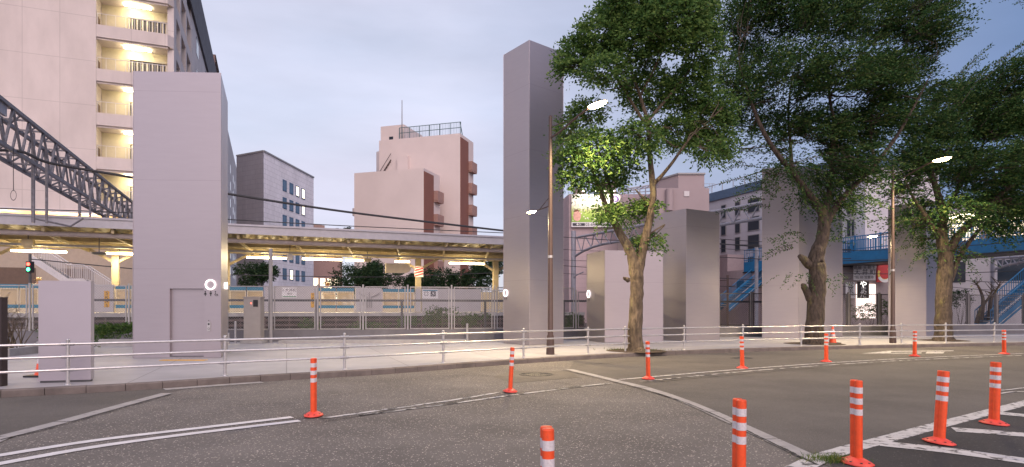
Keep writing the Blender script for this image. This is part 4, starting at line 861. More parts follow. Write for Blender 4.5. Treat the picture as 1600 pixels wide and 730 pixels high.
for (x0, x1), lb in zip(((15, 106), (164, 222), (384, 449), (471, 536), (539, 572), (616, 641), (701, 758)), labs):
    a, c = tpx(x0, 3.4), tpx(x1, 3.4); t = thing('fluorescent_lamp', lb, 'lamp', E((a+c)/2, 3.4, 4.4), LG)
    b = MB(); b.fbox(E0, U, V, a, c, 3.33, 3.47, 4.50, 4.56); b.build('lamp_housing', M_cream2, t)
    b = MB(); b.tube([E(a+.05, 3.4, 4.44), E(c-.05, 3.4, 4.44)], .05, 8); b.build('tube', E_tube, t)
    for k in (.15, .85): b = MB(); b.bar(E(a+(c-a)*k, 3.4, 4.56), E(a+(c-a)*k, 3.4, 5.1), .03); b.build('hanger', M_cream2, t)
    l = bpy.data.lights.new('tube_light', 'AREA'); l.shape = 'RECTANGLE'; l.size = c-a; l.size_y = .1; l.energy = 60*(c-a); l.color = (1, .80, .45)
    o = bpy.data.objects.new('tube_light', l); COL.objects.link(o); o.location = E((a+c)/2, 3.4, 4.36)-E((a+c)/2, 3.4, 4.4); o.rotation_euler = (0, 0, ANG); o.parent = t
    l = bpy.data.lights.new('tube_light', 'POINT'); l.energy = 20*(c-a); l.color = (1, .78, .42); l.shadow_soft_size = .3
    o = bpy.data.objects.new('tube_light', l); COL.objects.link(o); o.location = Vector((0, 0, -.12))-V*.3; o.parent = t
def hang(name, label, cat, px, q, z, shape, m):
    t = tpx(px, q); r = thing(name, label, cat, E(t, q, z)); b = MB(); shape(b, t, q, z); b.build('housing', m, r); b = MB(); b.tube([E(t, q, z+.1), E(t, q, 5.1)], .025, 6); b.build('hanger_rod', M_dgrey, r); return r
hang('loudspeaker', 'cream loudspeaker box hanging under the canopy above the signal', 'loudspeaker', 44, 1.4, 4.52, lambda b, t, q, z: (b.fbox(E0, U, V, t-.22, t+.22, q-.15, q+.15, z, z+.32), b.fbox(E0, U, V, t-.14, t+.14, q-.1, q+.1, z-.14, z)), M_cream2)
hang('ceiling_camera', 'flat dark dome hanging from the canopy next to the broad tower', 'camera', 155, 1.4, 4.25, lambda b, t, q, z: b.lathe([(0, -.06), (.2, -.05), (.33, 0), (.3, .06), (0, .1)], E(t, q, z), 16, caps=False), M_dgrey)
hang('loudspeaker', 'pale loudspeaker hanging under the canopy right of the grey pole', 'loudspeaker', 453, 2.2, 4.28, lambda b, t, q, z: (b.fbox(E0, U, V, t-.15, t+.15, q-.15, q+.15, z, z+.3),), M_white)
hang('loudspeaker', 'small cream loudspeaker hanging beside the rounded hanging sign', 'loudspeaker', 574, 2.6, 4.32, lambda b, t, q, z: (b.fbox(E0, U, V, t-.2, t+.2, q-.12, q+.12, z, z+.2),), M_cream2)
def pill(b, t, q, z):
    n = 12; P = [(t-.75, 0), (t+.35, 0)]+[(t+.35+.42*math.sin(a*math.pi/n), .28-.28*math.cos(a*math.pi/n)) for a in range(1, n)]+[(t+.35, .56), (t-.75, .56)]
    k = len(P); b.add([E(x, q-.12, z+y) for x, y in P]+[E(x, q+.12, z+y) for x, y in P], [list(range(k)), list(range(k, 2*k))[::-1]]+[(i, (i+1) % k, k+(i+1) % k, k+i) for i in range(k)])
hang('hanging_sign', 'rounded blank pale sign hanging from the canopy left of the striped column', 'sign', 622, 3.0, 3.72, pill, mat('pale_sign', (.52, .44, .34), .5, var=.06))

# passengers on the platform
def person(label, px, q, shirt, hair, trousers, hat=False):
    t = tpx(px, q); o = E(t, q, 1.34); r = thing('person', label, 'person', o)
    def skin(name, pts, edges, radii, m, sub=1):
        me = bpy.data.meshes.new(name); me.from_pydata([tuple(U*x+V*y+UP*z) for x, y, z in pts], edges, []); ob = bpy.data.objects.new(name, me); COL.objects.link(ob); ob.parent = r; me.materials.append(m)
        sm = ob.modifiers.new('skin', 'SKIN'); 
        for i, rr in enumerate(radii): me.skin_vertices[0].data[i].radius = (rr, rr)
        me.skin_vertices[0].data[0].use_root = True; sm.use_smooth_shade = True; ob.modifiers.new('sub', 'SUBSURF').levels = sub; ob.modifiers['sub'].render_levels = 2; return ob
    me_s = mat('skin', (.42, .25, .18), .5, var=.06)
    skin('body', [(0, 0, .92), (0, 0, 1.15), (0, 0, 1.40), (0, 0, 1.47), (0, -.01, 1.56), (0, -.01, 1.66), (.18, 0, 1.38), (.22, 0, 1.12), (.20, -.12, .92), (.19, -.17, .84), (-.18, 0, 1.38), (-.22, 0, 1.12), (-.20, -.1, .9), (-.19, -.14, .82), (.09, 0, .86), (.10, 0, .48), (.10, .02, .08), (.10, -.12, .04), (-.09, 0, .86), (-.10, 0, .48), (-.10, .02, .08), (-.10, -.12, .04)],
         [(0, 1), (1, 2), (2, 3), (3, 4), (4, 5), (2, 6), (6, 7), (7, 8), (8, 9), (2, 10), (10, 11), (11, 12), (12, 13), (0, 14), (14, 15), (15, 16), (16, 17), (0, 18), (18, 19), (19, 20), (20, 21)],
         [.13, .13, .13, .05, .085, .085, .055, .042, .033, .035, .055, .042, .033, .035, .085, .055, .04, .035, .085, .055, .04, .035], me_s)
    skin('shirt', [(0, 0, .90), (0, 0, 1.15), (0, 0, 1.40), (0, 0, 1.45), (.18, 0, 1.38), (.22, 0, 1.14), (-.18, 0, 1.38), (-.22, 0, 1.14)], [(0, 1), (1, 2), (2, 3), (2, 4), (4, 5), (2, 6), (6, 7)], [.155, .15, .15, .07, .07, .06, .07, .06], shirt)
    skin('trousers', [(0, 0, .94), (.09, 0, .84), (.10, 0, .48), (.10, .02, .1), (-.09, 0, .84), (-.10, 0, .48), (-.10, .02, .1)], [(0, 1), (1, 2), (2, 3), (0, 4), (4, 5), (5, 6)], [.145, .1, .075, .06, .1, .075, .06], trousers)
    b = MB(); b.lathe([(.10, -.04), (.112, .02), (.10, .08), (.06, .12), (0, .13)], (0, 0, 0), 14, caps=False)
    if hat: b.lathe([(.19, .02), (.19, .03), (.10, .035)], (0, 0, 0), 16, caps=False)
    b.v = [tuple(U*p[0]+V*(p[1]+.01)+UP*(p[2]+1.61)) for p in b.v]; h = b.build('hat' if hat else 'hair', hair); h.parent = r
person('person in a loose white shirt standing behind the gate doors', 512, 2.6, mat('white_cloth', (.66, .60, .52), .8, var=.06), mat('brown_hair', (.20, .09, .035), .6, var=.2), mat('grey_cloth', (.13, .12, .12), .85, var=.1))
person('person in a tan hat and white shirt behind the small steel panel', 60, 2.6, mat('white_cloth', (.6, .55, .5), .8), mat('tan_straw', (.42, .30, .15), .8, var=.1), mat('grey_cloth', (.13, .12, .12), .85), True)
# railway signal
p = W(47, 440, 40); sg = thing('railway_signal', 'black railway signal showing red and green left of the stairs', 'signal', (p.x, p.y, .3))
b = MB(); b.tube([(p.x, p.y, .3), (p.x, p.y, 5.1)], .08, 8); b.build('post', M_dgrey, sg)
b = MB(); b.box(p.x-.16, p.x+.16, p.y-.15, p.y+.15, 3.9, 4.62); hd = b.build('signal_head', M_black, sg)
for z, c, nm in ((4.44, (1, .05, .03), 'red_lens'), (4.10, (.05, 1, .35), 'green_lens')):
    b = MB(); b.disc((p.x, p.y-.16, z), Vector((1, 0, 0)), UP, .11, 14); b.build('lens', M_glow(nm, c, 5), hd)
# station stairs far left
st = thing('station_stairs', 'white outdoor station stairs with barred railings behind the platform', 'stairs', XY(110, 43))
def SP(px, py, q=0): d = 44-(px-50)*.012; return W(px, py, d)+V*q
b = MB()
for q in (0, 1.6):
    for (x0, y0), (x1, y1) in (((50, 404), (106, 441)), ((106, 441), (130, 441)), ((130, 441), (196, 484))):
        a, c = SP(x0, y0, q), SP(x1, y1, q); b.obox((a+c)/2, (c-a)/2, V*.05, UP*.26)
b.build('stringer', M_white, st); b = MB()
for i in range(13):
    a = SP(52+54*i/13, 405+36*i/13, 0); b.obox(a+V*.8+UP*.1, U*.16, V*.75, UP*.04)
    a = SP(132+62*i/13, 443+40*i/13, 0); b.obox(a+V*.8+UP*.1, U*.16, V*.75, UP*.04)
a, c = SP(106, 439), SP(130, 439); b.obox((a+c)/2+V*.8+UP*.05, (c-a)/2, V*.75, UP*.05); b.build('steps', M_conc, st)
b = MB()
for q in (0, 1.6):
    segs = (((50, 404), (106, 441)), ((106, 441), (130, 441)), ((130, 441), (196, 484)))
    for (x0, y0), (x1, y1) in segs:
        a, c = SP(x0, y0-2, q), SP(x1, y1-2, q); b.tube([a+UP*1.12, c+UP*1.12], .04, 6); n = max(3, int((c-a).length/.16))
        for k in range(n+1): s = a+(c-a)*(k/n); b.bar(s+UP*.2, s+UP*1.1, .028, .028, V)
b.build('railing', M_white, st)

# ------------------------------------------------------------------ buildings beyond the tracks
A0 = Vector((-37.7, 56, 0)); LB = thing('high_rise_building', 'tall pale pink apartment block with lit balconies, top cut off by the frame', 'building', A0)
M_pink = panelmat('pale_pink_panels', (.60, .525, .505), tuple(U), 2.75, 4.0, .80, var=.012, off=0, mort=.03)
M_pinks = panelmat('pale_pink_panels_side', (.60, .54, .53), tuple(V), 3.0, 4.0, .80, var=.012, off=0, mort=.03)
TC = 6.15
b = MB(); b.fbox(A0, U, V, -26, 0, 0, 14, 10.4, 42); b.fbox(A0, U, V, 0, TC-1, 1.9, 14, 10.4, 42); b.build('wall', M_pink, LB)
b = MB(); b.fbox(A0, U, V, -12, TC-1, 14.0, 140, 10.4, 41); b.build('wall', M_pinks, LB)
b = MB(); b.fbox(A0, U, V, TC-1.003, TC, 15.6, 140, 0, 41.2); b.fbox(A0, U, V, -26, TC-1.003, 13.2, 16, 41.95, 42.4)
for s in (1.9, 5.6, 10.2, 14.8): b.fbox(A0, U, V, TC-1.003, TC+.0, s-.4 if s > 2 else s, s+.4, 0, 41.2)
zt = [27.4-4*k for k in range(-3, 5)]
for z in zt:
    b.fbox(A0, U, V, TC-.9, TC-.02, 2.3, 15.6, z-1.35, z-.1)
b.build('side_wall', M_pinks, LB)
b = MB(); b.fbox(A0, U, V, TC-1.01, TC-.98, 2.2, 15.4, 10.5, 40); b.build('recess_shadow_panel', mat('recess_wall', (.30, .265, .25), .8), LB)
b = MB(); b.fbox(A0, U, V, TC, TC+.25, 4.5, 52, 36.2, 41.6); b.build('cladding', panelmat('grey_cladding', (.10, .095, .115), tuple(V), .7, .45, .55, var=.2, mort=.04), LB)
b = MB()
for k in range(6): b.fbox(A0, U, V, TC-2.5, TC-.2, 52+k*1.6, 52.2+k*1.6, 41.3, 45.5)
for z in (42.0, 43.1, 44.3, 45.4): b.fbox(A0, U, V, TC-2.6, TC-.1, 52, 60.3, z, z+.12)
b.build('roof_screen', mat('brown_slats', (.16, .10, .09), .7), LB)
for s in (20, 32, 44, 56, 68, 80, 92, 104, 112, 122):
    for k in range(0, 7):
        z = 8.5+4*k
        if s < 60 and k < 4: continue
        b = MB(); b.fbox(A0, U, V, TC-.02, TC+.035, s, s+2.6, z+1, z+3.0); b.build('window', M_glass, LB)
for z in zt:
    b = MB(); b.fbox(A0, U, V, .01, TC-.45, -.02, .14, z-1.12, z); b.fbox(A0, U, V, .01, TC-.45, .14, 1.897, z-1.3, z-1.12)
    P = [A0+U*(TC-.45)+V*-.02, A0+U*(TC-.45)+V*.14, A0+U*(TC-.06)+V*.75, A0+U*TC+V*.6]; b.prism([(p.x, p.y) for p in P], z-1.12, z, True, True)
    bal = b.build('balcony', M_pink, LB)
    b = MB(); n = 14
    for k in range(n+1): x = 2.3+k*3.3/n; b.fbox(A0, U, V, x-.018, x+.018, .04, .076, z, z+1.0)
    for x in (.1, .75, 1.5): b.fbox(A0, U, V, x-.018, x+.018, .04, .076, z, z+1.0)
    b.fbox(A0, U, V, .05, 5.62, .03, .085, z+1.0, z+1.05); b.build('railing', M_white, bal)
    b = MB(); b.fbox(A0, U, V, 2.35, 5.25, 1.83, 1.868, z-.35, z+1.75); b.build('louvre_window', M_dark, bal)
    b = MB()
    for k in range(7): b.fbox(A0, U, V, 2.45+k*.42, 2.56+k*.42, 1.78, 1.828, z-.35, z+1.7)
    b.fbox(A0, U, V, 2.2, 5.4, 1.70, 1.88, z+1.76, z+1.9); b.fbox(A0, U, V, 2.2, 2.34, 1.74, 1.88, z-.9, z+1.75); b.build('window_frame', M_cream, bal)
    b = MB(); b.fbox(A0, U, V, .003, .03, .35, 1.25, z-1.1, z+.95); b.build('door', mat('brown_door', (.10, .055, .04), .6), bal)
    b = MB(); b.fbox(A0, U, V, .035, TC-.56, 1.87, 1.896, z-1.1, z+2.65); b.build('back_wall', mat('balcony_cream', (.52, .46, .33), .75, var=.05), bal)
    b = MB(); b.fbox(A0, U, V, 2.0, 4.2, .9, 1.1, z+2.52, z+2.58); b.build('ceiling_lamp', E_ceil, bal)
    l = bpy.data.lights.new('balcony_light', 'POINT'); l.energy = 50; l.color = (1, .84, .50); l.shadow_soft_size = .3; o = bpy.data.objects.new('balcony_light', l); COL.objects.link(o); o.location = U*2.6+V*1.0+UP*(z+2.3); o.parent = LB
b = MB(); b.fbox(A0, U, V, TC-.55, TC, .62, 1.9, 10.4, 41.2); b.build('corner_pier', M_pinks, LB)
b = MB(); b.fbox(A0, U, V, -26, TC-1, .6, 14, 0, 7.9); b.build('lower_wall', mat('lower_beige', (.40, .33, .27), .75, var=.06), LB)
b = MB(); b.fbox(A0, U, V, -26, TC-1.1, 3.0, 14, 7.9, 10.4); b.build('lit_storey_wall', mat('warm_cream', (.46, .34, .20), .7), LB)
b = MB(); b.fbox(A0, U, V, -26, TC-.9, -.1, 3.0, 10.15, 10.40); b.fbox(A0, U, V, -26, TC-.9, -.1, .2, 7.9, 8.25); b.build('slab_edge', M_white, LB)
for x0 in (-7.3, -2.9): b = MB(); b.fbox(A0, U, V, x0, x0+2.6, .5, .595, 3.2, 5.2); b.build('brown_shutter', mat('brown_shutter_paint', (.12, .075, .055), .6), LB)
for px in (8, 98, 145):
    x = at_px(A0+V*.9, U, px); b = MB(); b.lathe([(0, -.16), (.12, -.1), (.16, 0), (.1, .12), (0, .15)], A0+U*x+V*.9+UP*9.55, 12, caps=False); b.build('bulb', E_warm, LB)
    l = bpy.data.lights.new('bulb_light', 'POINT'); l.energy = 260; l.color = (1, .62, .26); l.shadow_soft_size = .15; o = bpy.data.objects.new('bulb_light', l); COL.objects.link(o); o.location = U*x+V*.75+UP*9.3; o.parent = LB

# grey office with blue-framed windows
go = thing('office_building', 'light grey tiled office block with small blue-framed windows', 'building', XY(412, 95)); c0, cr_, cl_ = XY(412, 95), XY(490, 114), XY(370, 98)
er = (cr_-c0).normalized(); el = (cl_-c0).normalized()
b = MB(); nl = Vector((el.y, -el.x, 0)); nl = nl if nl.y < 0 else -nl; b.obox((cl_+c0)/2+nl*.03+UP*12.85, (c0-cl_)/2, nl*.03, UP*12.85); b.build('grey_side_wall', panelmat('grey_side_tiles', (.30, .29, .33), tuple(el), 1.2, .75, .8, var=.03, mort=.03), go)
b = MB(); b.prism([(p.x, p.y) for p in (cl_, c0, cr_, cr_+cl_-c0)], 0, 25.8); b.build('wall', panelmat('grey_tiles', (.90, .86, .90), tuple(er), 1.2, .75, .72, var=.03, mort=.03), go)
b = MB(); b.bar(cl_+UP*25.9, c0+UP*25.9, .3, .25); b.bar(c0+UP*25.9, cr_+UP*25.9, .3, .25); b.build('parapet', M_grey, go)
M_bf = mat('blue_window_frame', (.05, .12, .22), .5); M_lit = M_glow('lit_window', (1, .85, .6), .9); nr = Vector((er.y, -er.x, 0))
M_bg = mat('blue_glass', (.10, .17, .26), .12, var=.25, scale=.4)
for j, px in enumerate((444.5, 455, 464.5, 473.5)):
    k = at_px(c0, er, px)
    for i, z in enumerate((22.0, 19.1, 16.2, 13.3, 10.4, 7.4)):
        o = c0+er*k+nr*.02; b = MB(); wd = .62
        b.obox(o+UP*(z+.85), er*wd, nr*.06, UP*.07); b.obox(o+UP*(z-.85), er*wd, nr*.06, UP*.07)
        for s in (-1, 1): b.obox(o+er*s*wd+UP*z, er*.07, nr*.06, UP*.92)
        f = b.build('window', M_bf, go); b = MB(); b.obox(o+nr*.01+UP*z, er*(wd-.05), nr*.02, UP*.8); b.build('pane', M_lit if (i, j) in ((0, 2), (0, 3), (5, 1), (1, 3)) else M_bg, f)
# pink apartment block
ea, na = Vector((.954, -.30, 0)), Vector((.30, .954, 0)); R0 = XY(662, 78); M0 = XY(719, 84)
pa = thing('apartment_building', 'pale pink apartment block with brown balcony strips and a roof mast', 'building', R0)
M_p1 = mat('pale_pink_wall', (.66, .57, .55), .8, var=.05, scale=.25); M_br = mat('brown_wall', (.235, .10, .075), .8, var=.06, scale=.6)
b = MB(); b.fbox(R0, ea, na, -10.0, 0, 0, 5.0, 0, 19.4); b.fbox(M0, ea, na, -12.4, 0, 0, 5.0, 0, 25.5)
b.fbox(M0, ea, na, -12.7, -9.0, 1.0, 7, 19, 27.8); b.fbox(M0, ea, na, -9.2, -7.6, .0-.6, 3, 19, 22.9); b.build('wall', M_p1, pa)
b = MB(); b.lathe([(1.2, 18), (1.2, 24.6), (0, 24.7)], M0+ea*-13.3+na*3.2, 20, caps=False); b.build('stair_drum', M_p1, pa)
b = MB(); b.fbox(M0, ea, na, -11.3, -10.7, .9, 1.0, 25.6, 26.2); b.build('window', M_glass, pa)
b = MB(); b.fbox(R0, ea, na, 0, .08, .0, 2.86, 0, 19.0); b.fbox(M0, ea, na, 0, .08, 0, 2.9, 0, 25.0); b.build('brown_strip', M_br, pa)
for o_, z1, k in ((R0, 16.9, 4), (M0, 22.2, 6)):
    for i in range(k):
        z = z1-3.05*i; b = MB(); b.fbox(o_, ea, na, .005, .62, 2.95, 4.9, z-1.1, z+.15); b.fbox(o_, ea, na, .005, .6, 3, 4.85, z-1.3, z-1.1); b.build('balcony', mat('pink_brown_wall', (.36, .22, .19), .8), pa)
for z in (12.0, 9.0, 15.0):
    b = MB(); b.fbox(R0, ea, na, -10.9, -10.0, 1, 3.5, z-1, z); b.build('balcony', M_dgrey, pa) if False else b.build('balcony', M_p1, pa)
b = MB()
for k in range(7):
    x = -9.3+k*1.55; b.fbox(M0, ea, na, x-.04, x+.04, .15, .23, 25.5, 27.1)
for z in (27.05, 26.3): b.fbox(M0, ea, na, -9.3, 0, .16, .22, z, z+.08)
for k in range(40): x = -9.2+k*.232; b.fbox(M0, ea, na, x-.012, x+.012, .17, .2, 25.5, 27.05)
b.bar(M0+ea*-.1+na*.2+UP*27.1, M0+ea*.0+na*.8+UP*25.5, .08); b.build('roof_railing', mat('green_grey_rail', (.10, .16, .17), .5), pa)
mp_ = M0+ea*-9.2+na*.8; b = MB(); b.tube([mp_+UP*25.5, mp_+UP*31.2], [.09, .05], 8); b.build('mast', M_grey, pa)
b = MB()
for q in (0, .5): b.bar(M0+ea*-12.6+na*(-.2+q)+UP*19.6, M0+ea*-10.4+na*(-.2+q)+UP*22.6, .12); b.bar(M0+ea*-12.6+na*(-.2+q)+UP*20.5, M0+ea*-10.4+na*(-.2+q)+UP*23.5, .05)
for k in range(8): b.bar(M0+ea*(-12.5+k*.27)+na*-.2+UP*(19.7+k*.37), M0+ea*(-12.5+k*.27)+na*.3+UP*(19.7+k*.37), .2, .05)
b.build('roof_stairs', M_brown, pa)
# small far building
fb = thing('distant_building', 'low distant pinkish building between the office and the apartment block', 'building', XY(515, 130)); c0 = XY(485, 128); c1 = XY(535, 134); d_ = (c1-c0).normalized()
b = MB(); b.prism([(p.x, p.y) for p in (c0, c1, c1+V*8, c0+V*8)], 0, 17.5); b.prism([(p.x, p.y) for p in (c0, c0+d_*3.4, c0+d_*3.4+V*6, c0+V*6)], 17.5, 19.3); b.build('wall', mat('brick_pink', (.42, .27, .23), .8, var=.1), fb)
nn_ = Vector((d_.y, -d_.x, 0))
for k in range(4):
    for z in (4.6, 7.3): b = MB(); b.obox(c0+d_*(1.2+k*1.7)+nn_*.03+UP*z, d_*.6, nn_*.04, UP*.8); b.build('window', M_lit, fb)

# billboard building, roof structures, white building
B0 = XY(889, 70); ex, ey = Vector((1, 0, 0)), Vector((0, 1, 0))
bb = thing('billboard_building', 'mauve pink building carrying the floodlit flower billboard', 'building', B0)
M_mauve = panelmat('mauve_wall', (.46, .355, .38), (1, 0, 0), 1.0, .5, .86, var=.02, mort=.02)
b = MB(); P = [(B0.x, 70), (B0.x+10.5, 70), (B0.x+10.5, 80), (B0.x-1.3, 80)]; b.prism(P, 0, 14.6); b.build('wall', M_mauve, bb)
b = MB(); zx = XY(942, 71.5).x; b.box(zx, zx+1.5, 71.5, 74, 14.6, 16.1); b.box(zx-.3, zx+2.1, 71.1, 74.4, 16.1, 16.25); zx = XY(900, 71.5).x; b.box(zx, zx+1.2, 72, 74, 14.6, 15.6); b.build('roof_hut', mat('grey_brown_wall', (.25, .19, .17), .8), bb)
bd = thing('billboard', 'floodlit white and green billboard with Japanese lettering and a phone number', 'billboard', (B0.x+.3, 69.7, 10.8)); bx0, bx1, bz0, bz1 = XY(893, 69.7).x, XY(969, 69.7).x, Z(355, 69.7), Z(303.5, 69.7)
def billmat():
    m = bpy.data.materials.new('billboard_print'); m.use_nodes = True; n = m.node_tree; b = n.nodes['Principled BSDF']; L = n.links.new
    t = n.nodes.new('ShaderNodeTexCoord'); s = n.nodes.new('ShaderNodeSeparateXYZ'); L(t.outputs['Generated'], s.inputs[0])
    r = n.nodes.new('ShaderNodeValToRGB'); e = r.color_ramp.elements; e[0].position = 0; e[0].color = (.22, .38, .05, 1); e[1].position = .62; e[1].color = (.72, .72, .66, 1); k = e.new(.3); k.color = (.36, .52, .10, 1); k = e.new(.45); k.color = (.5, .56, .2, 1)
    no = n.nodes.new('ShaderNodeTexNoise'); no.inputs['Scale'].default_value = 1.2; no.inputs['Detail'].default_value = 4; L(t.outputs['Object'], no.inputs['Vector'])
    ad = n.nodes.new('ShaderNodeMath'); ad.operation = 'MULTIPLY_ADD'; ad.inputs[1].default_value = .35; L(no.outputs['Fac'], ad.inputs[0]); 
    su = n.nodes.new('ShaderNodeMath'); su.operation = 'SUBTRACT'; su.inputs[1].default_value = .175; L(s.outputs['Z'], su.inputs[0]); L(su.outputs[0], ad.inputs[2]); L(ad.outputs[0], r.inputs['Fac'])
    v = n.nodes.new('ShaderNodeTexVoronoi'); v.inputs['Scale'].default_value = 3.0; L(t.outputs['Object'], v.inputs['Vector']); vr = n.nodes.new('ShaderNodeMapRange'); vr.inputs['From Min'].default_value = .28; vr.inputs['From Max'].default_value = .2; L(v.outputs['Distance'], vr.inputs['Value'])
    mm = n.nodes.new('ShaderNodeMix'); mm.data_type = 'RGBA'; mm.inputs['B'].default_value = (.75, .74, .62, 1); L(vr.outputs['Result'], mm.inputs['Factor']); L(r.outputs['Color'], mm.inputs['A']); L(mm.outputs['Result'], b.inputs['Base Color']); b.inputs['Roughness'].default_value = .4; return m
b = MB(); b.box(bx0, bx1, 69.62, 69.95, bz0+.55, bz1); b.build('picture_panel', billmat(), bd)
b = MB(); b.box(bx0, bx1, 69.62, 69.95, bz0, bz0+.545); fp = b.build('number_panel', M_signw, bd)
b = MB(); b.box(bx0+.12, bx0+1.5, 69.60, 69.62, bz0+.13, bz0+.44); b.box(bx0+4.15, bx0+4.45, 69.60, 69.62, bz0+.05, bz0+.52); nb_ = b.build('dark_tag', M_txt, fp)
text('03-6404-6290', 'lettering', M_txt, (bx0+2.85, 69.605, bz0+.28), ex, UP, .46, fp); text('✚GI', 'lettering', M_txtw, (bx0+.8, 69.59, bz0+.28), ex, UP, .3, nb_); text('7', 'lettering', M_txtw, (bx0+4.3, 69.59, bz0+.28), ex, UP, .4, nb_); text('分', 'lettering', M_txt, (bx0+4.8, 69.605, bz0+.28), ex, UP, .45, fp)
text('マイナビ・', 'lettering', mat('pale_ink', (.4, .38, .3), .5), (bx0+1.2, 69.605, bz1-1.25), ex, UP, .42, bd); text('ホワイトラビット', 'lettering', M_txt, (bx0+2.1, 69.605, bz1-1.85), ex, UP, .52, bd)
b = MB(); b.disc((bx1+.0-.55, 69.60, bz1-.55), ex, UP, .36, 20, .2); b.build('round_emblem', mat('violet_ink', (.16, .09, .36), .5), bd)
b = MB(); b.disc((bx0+.62, 69.607, bz0+1.25), ex*.8, UP*1.1, .55, 20); pp = b.build('picture_figure', mat('pink_print', (.66, .36, .30), .5, var=.3, scale=3), bd); b = MB(); b.disc((bx0+.58, 69.6, bz0+1.75), ex, UP*.8, .3, 16, .0, rad(20), rad(200)); b.build('picture_hair', mat('print_brown', (.16, .06, .03), .5), bd)
for i, px in enumerate((912, 930, 946, 957)):
    x = XY(px, 69).x; fl_ = thing('floodlight', ['leftmost floodlight above the billboard, over its lettering', 'floodlight above the billboard behind the left tree limb', 'floodlight above the billboard between the two tree limbs', 'rightmost floodlight above the billboard, by the violet emblem'][i], 'floodlight', (x, 69.6, bz1), 'floodlights along the billboard top')
    b = MB(); b.tube([(x, 69.7, bz1), (x, 69.3, bz1+.3), (x, 68.7, bz1+.35)], .03, 6); b.build('bracket', M_dgrey, fl_); b = MB(); b.obox((x, 68.65, bz1+.28), ex*.22, ey*.14, UP*.1); b.build('lamp_head', M_dgrey, fl_); b = MB(); b.obox((x, 68.66, bz1+.16), ex*.18, ey*.11, UP*.02); b.build('lamp_glass', M_glow('flood_glow', (1, .92, .7), 12), fl_)
    l = bpy.data.lights.new('flood_light', 'SPOT'); l.energy = 75; l.color = (1, .9, .68); l.spot_size = rad(130); l.spot_blend = .6; l.shadow_soft_size = .1; o = bpy.data.objects.new('flood_light', l); COL.objects.link(o); o.parent = fl_
    o.location = Vector((0, -.95, .1)); o.rotation_euler = Vector((0, .75, -1)).to_track_quat('-Z', 'Y').to_euler()
# roof block right of it
sb = thing('stair_block_building', 'grey pink building with a roof stair block and a glazed roof frame', 'building', XY(1060, 60)); M_gp = mat('grey_pink_wall', (.36, .29, .30), .8, var=.05, scale=.4)
x0, x1 = XY(1026, 60).x, XY(1108, 60).x; b = MB(); b.box(x0, x1, 60, 68, 0, Z(294, 60)); xx0, xx1 = XY(1038, 60.6).x, XY(1099, 60.6).x; P = [(XY(1060, 60.3).x, 60.3), (xx1, 60.3), (xx1, 66), (xx0+.2, 66), (xx0, 63)]; b.prism(P, Z(294, 60), Z(273, 60.3)); b.build('wall', M_gp, sb)
b = MB(); b.prism([(p[0]+(p[0]-XY(1070, 62).x)*.05, p[1]+(p[1]-63)*.05) for p in P], Z(273, 60.3), Z(270.5, 60.3)); b.build('roof_slab', M_grey, sb)
b = MB(); xx = XY(1073, 59.95).x; b.box(xx-.25, xx+.25, 59.93, 60.0, Z(307, 60), Z(299, 60)); b.build('vent', M_white, sb)
b = MB(); b.tube([(XY(1046, 59.8).x, 59.75, Z(330, 60)), (XY(1046, 59.8).x, 59.75, Z(296, 60))], .35, 12); b.build('duct', M_gp, sb)
b = MB()
for q in (0, 1): 
    for k in range(3): b.tube([(x1+.1+k*.25, 60.1+q*1.5, Z(294, 60)), (x1+.1+k*.25, 60.1+q*1.5, Z(287, 60))], .02, 5)
    b.tube([(x1-.5, 60.1+q*1.5, Z(287, 60)), (x1+.6, 60.1+q*1.5, Z(287, 60))], .02, 5)
b.build('roof_railing', M_grey, sb)
x0 = XY(973, 66).x; x1 = XY(1036, 66).x; b = MB(); b.box(x0, x1, 66, 69, 0, Z(308, 66)); b.build('wall', M_gp, sb)
b = MB(); zt0, zb = Z(290, 66), Z(308, 66); n = 7
for k in range(n+1):
    x = x0+(x1-x0)*k/n; zz = Z(296-10*k/n, 66); b.bar((x, 66.1, zb), (x, 66.1, zz), .1); b.bar((x, 66.1, zz), (x, 68.8, zz+.2), .07)
b.bar((x0, 66.1, Z(296, 66)), (x1, 66.1, Z(286, 66)), .12); b.bar((x0, 66.1, Z(302, 66)), (x1, 66.1, Z(297, 66)), .08); b.bar((x0, 68.8, Z(296, 66)+.2), (x1, 68.8, Z(286, 66)+.2), .12); b.build('roof_frame', M_gantry2, sb)
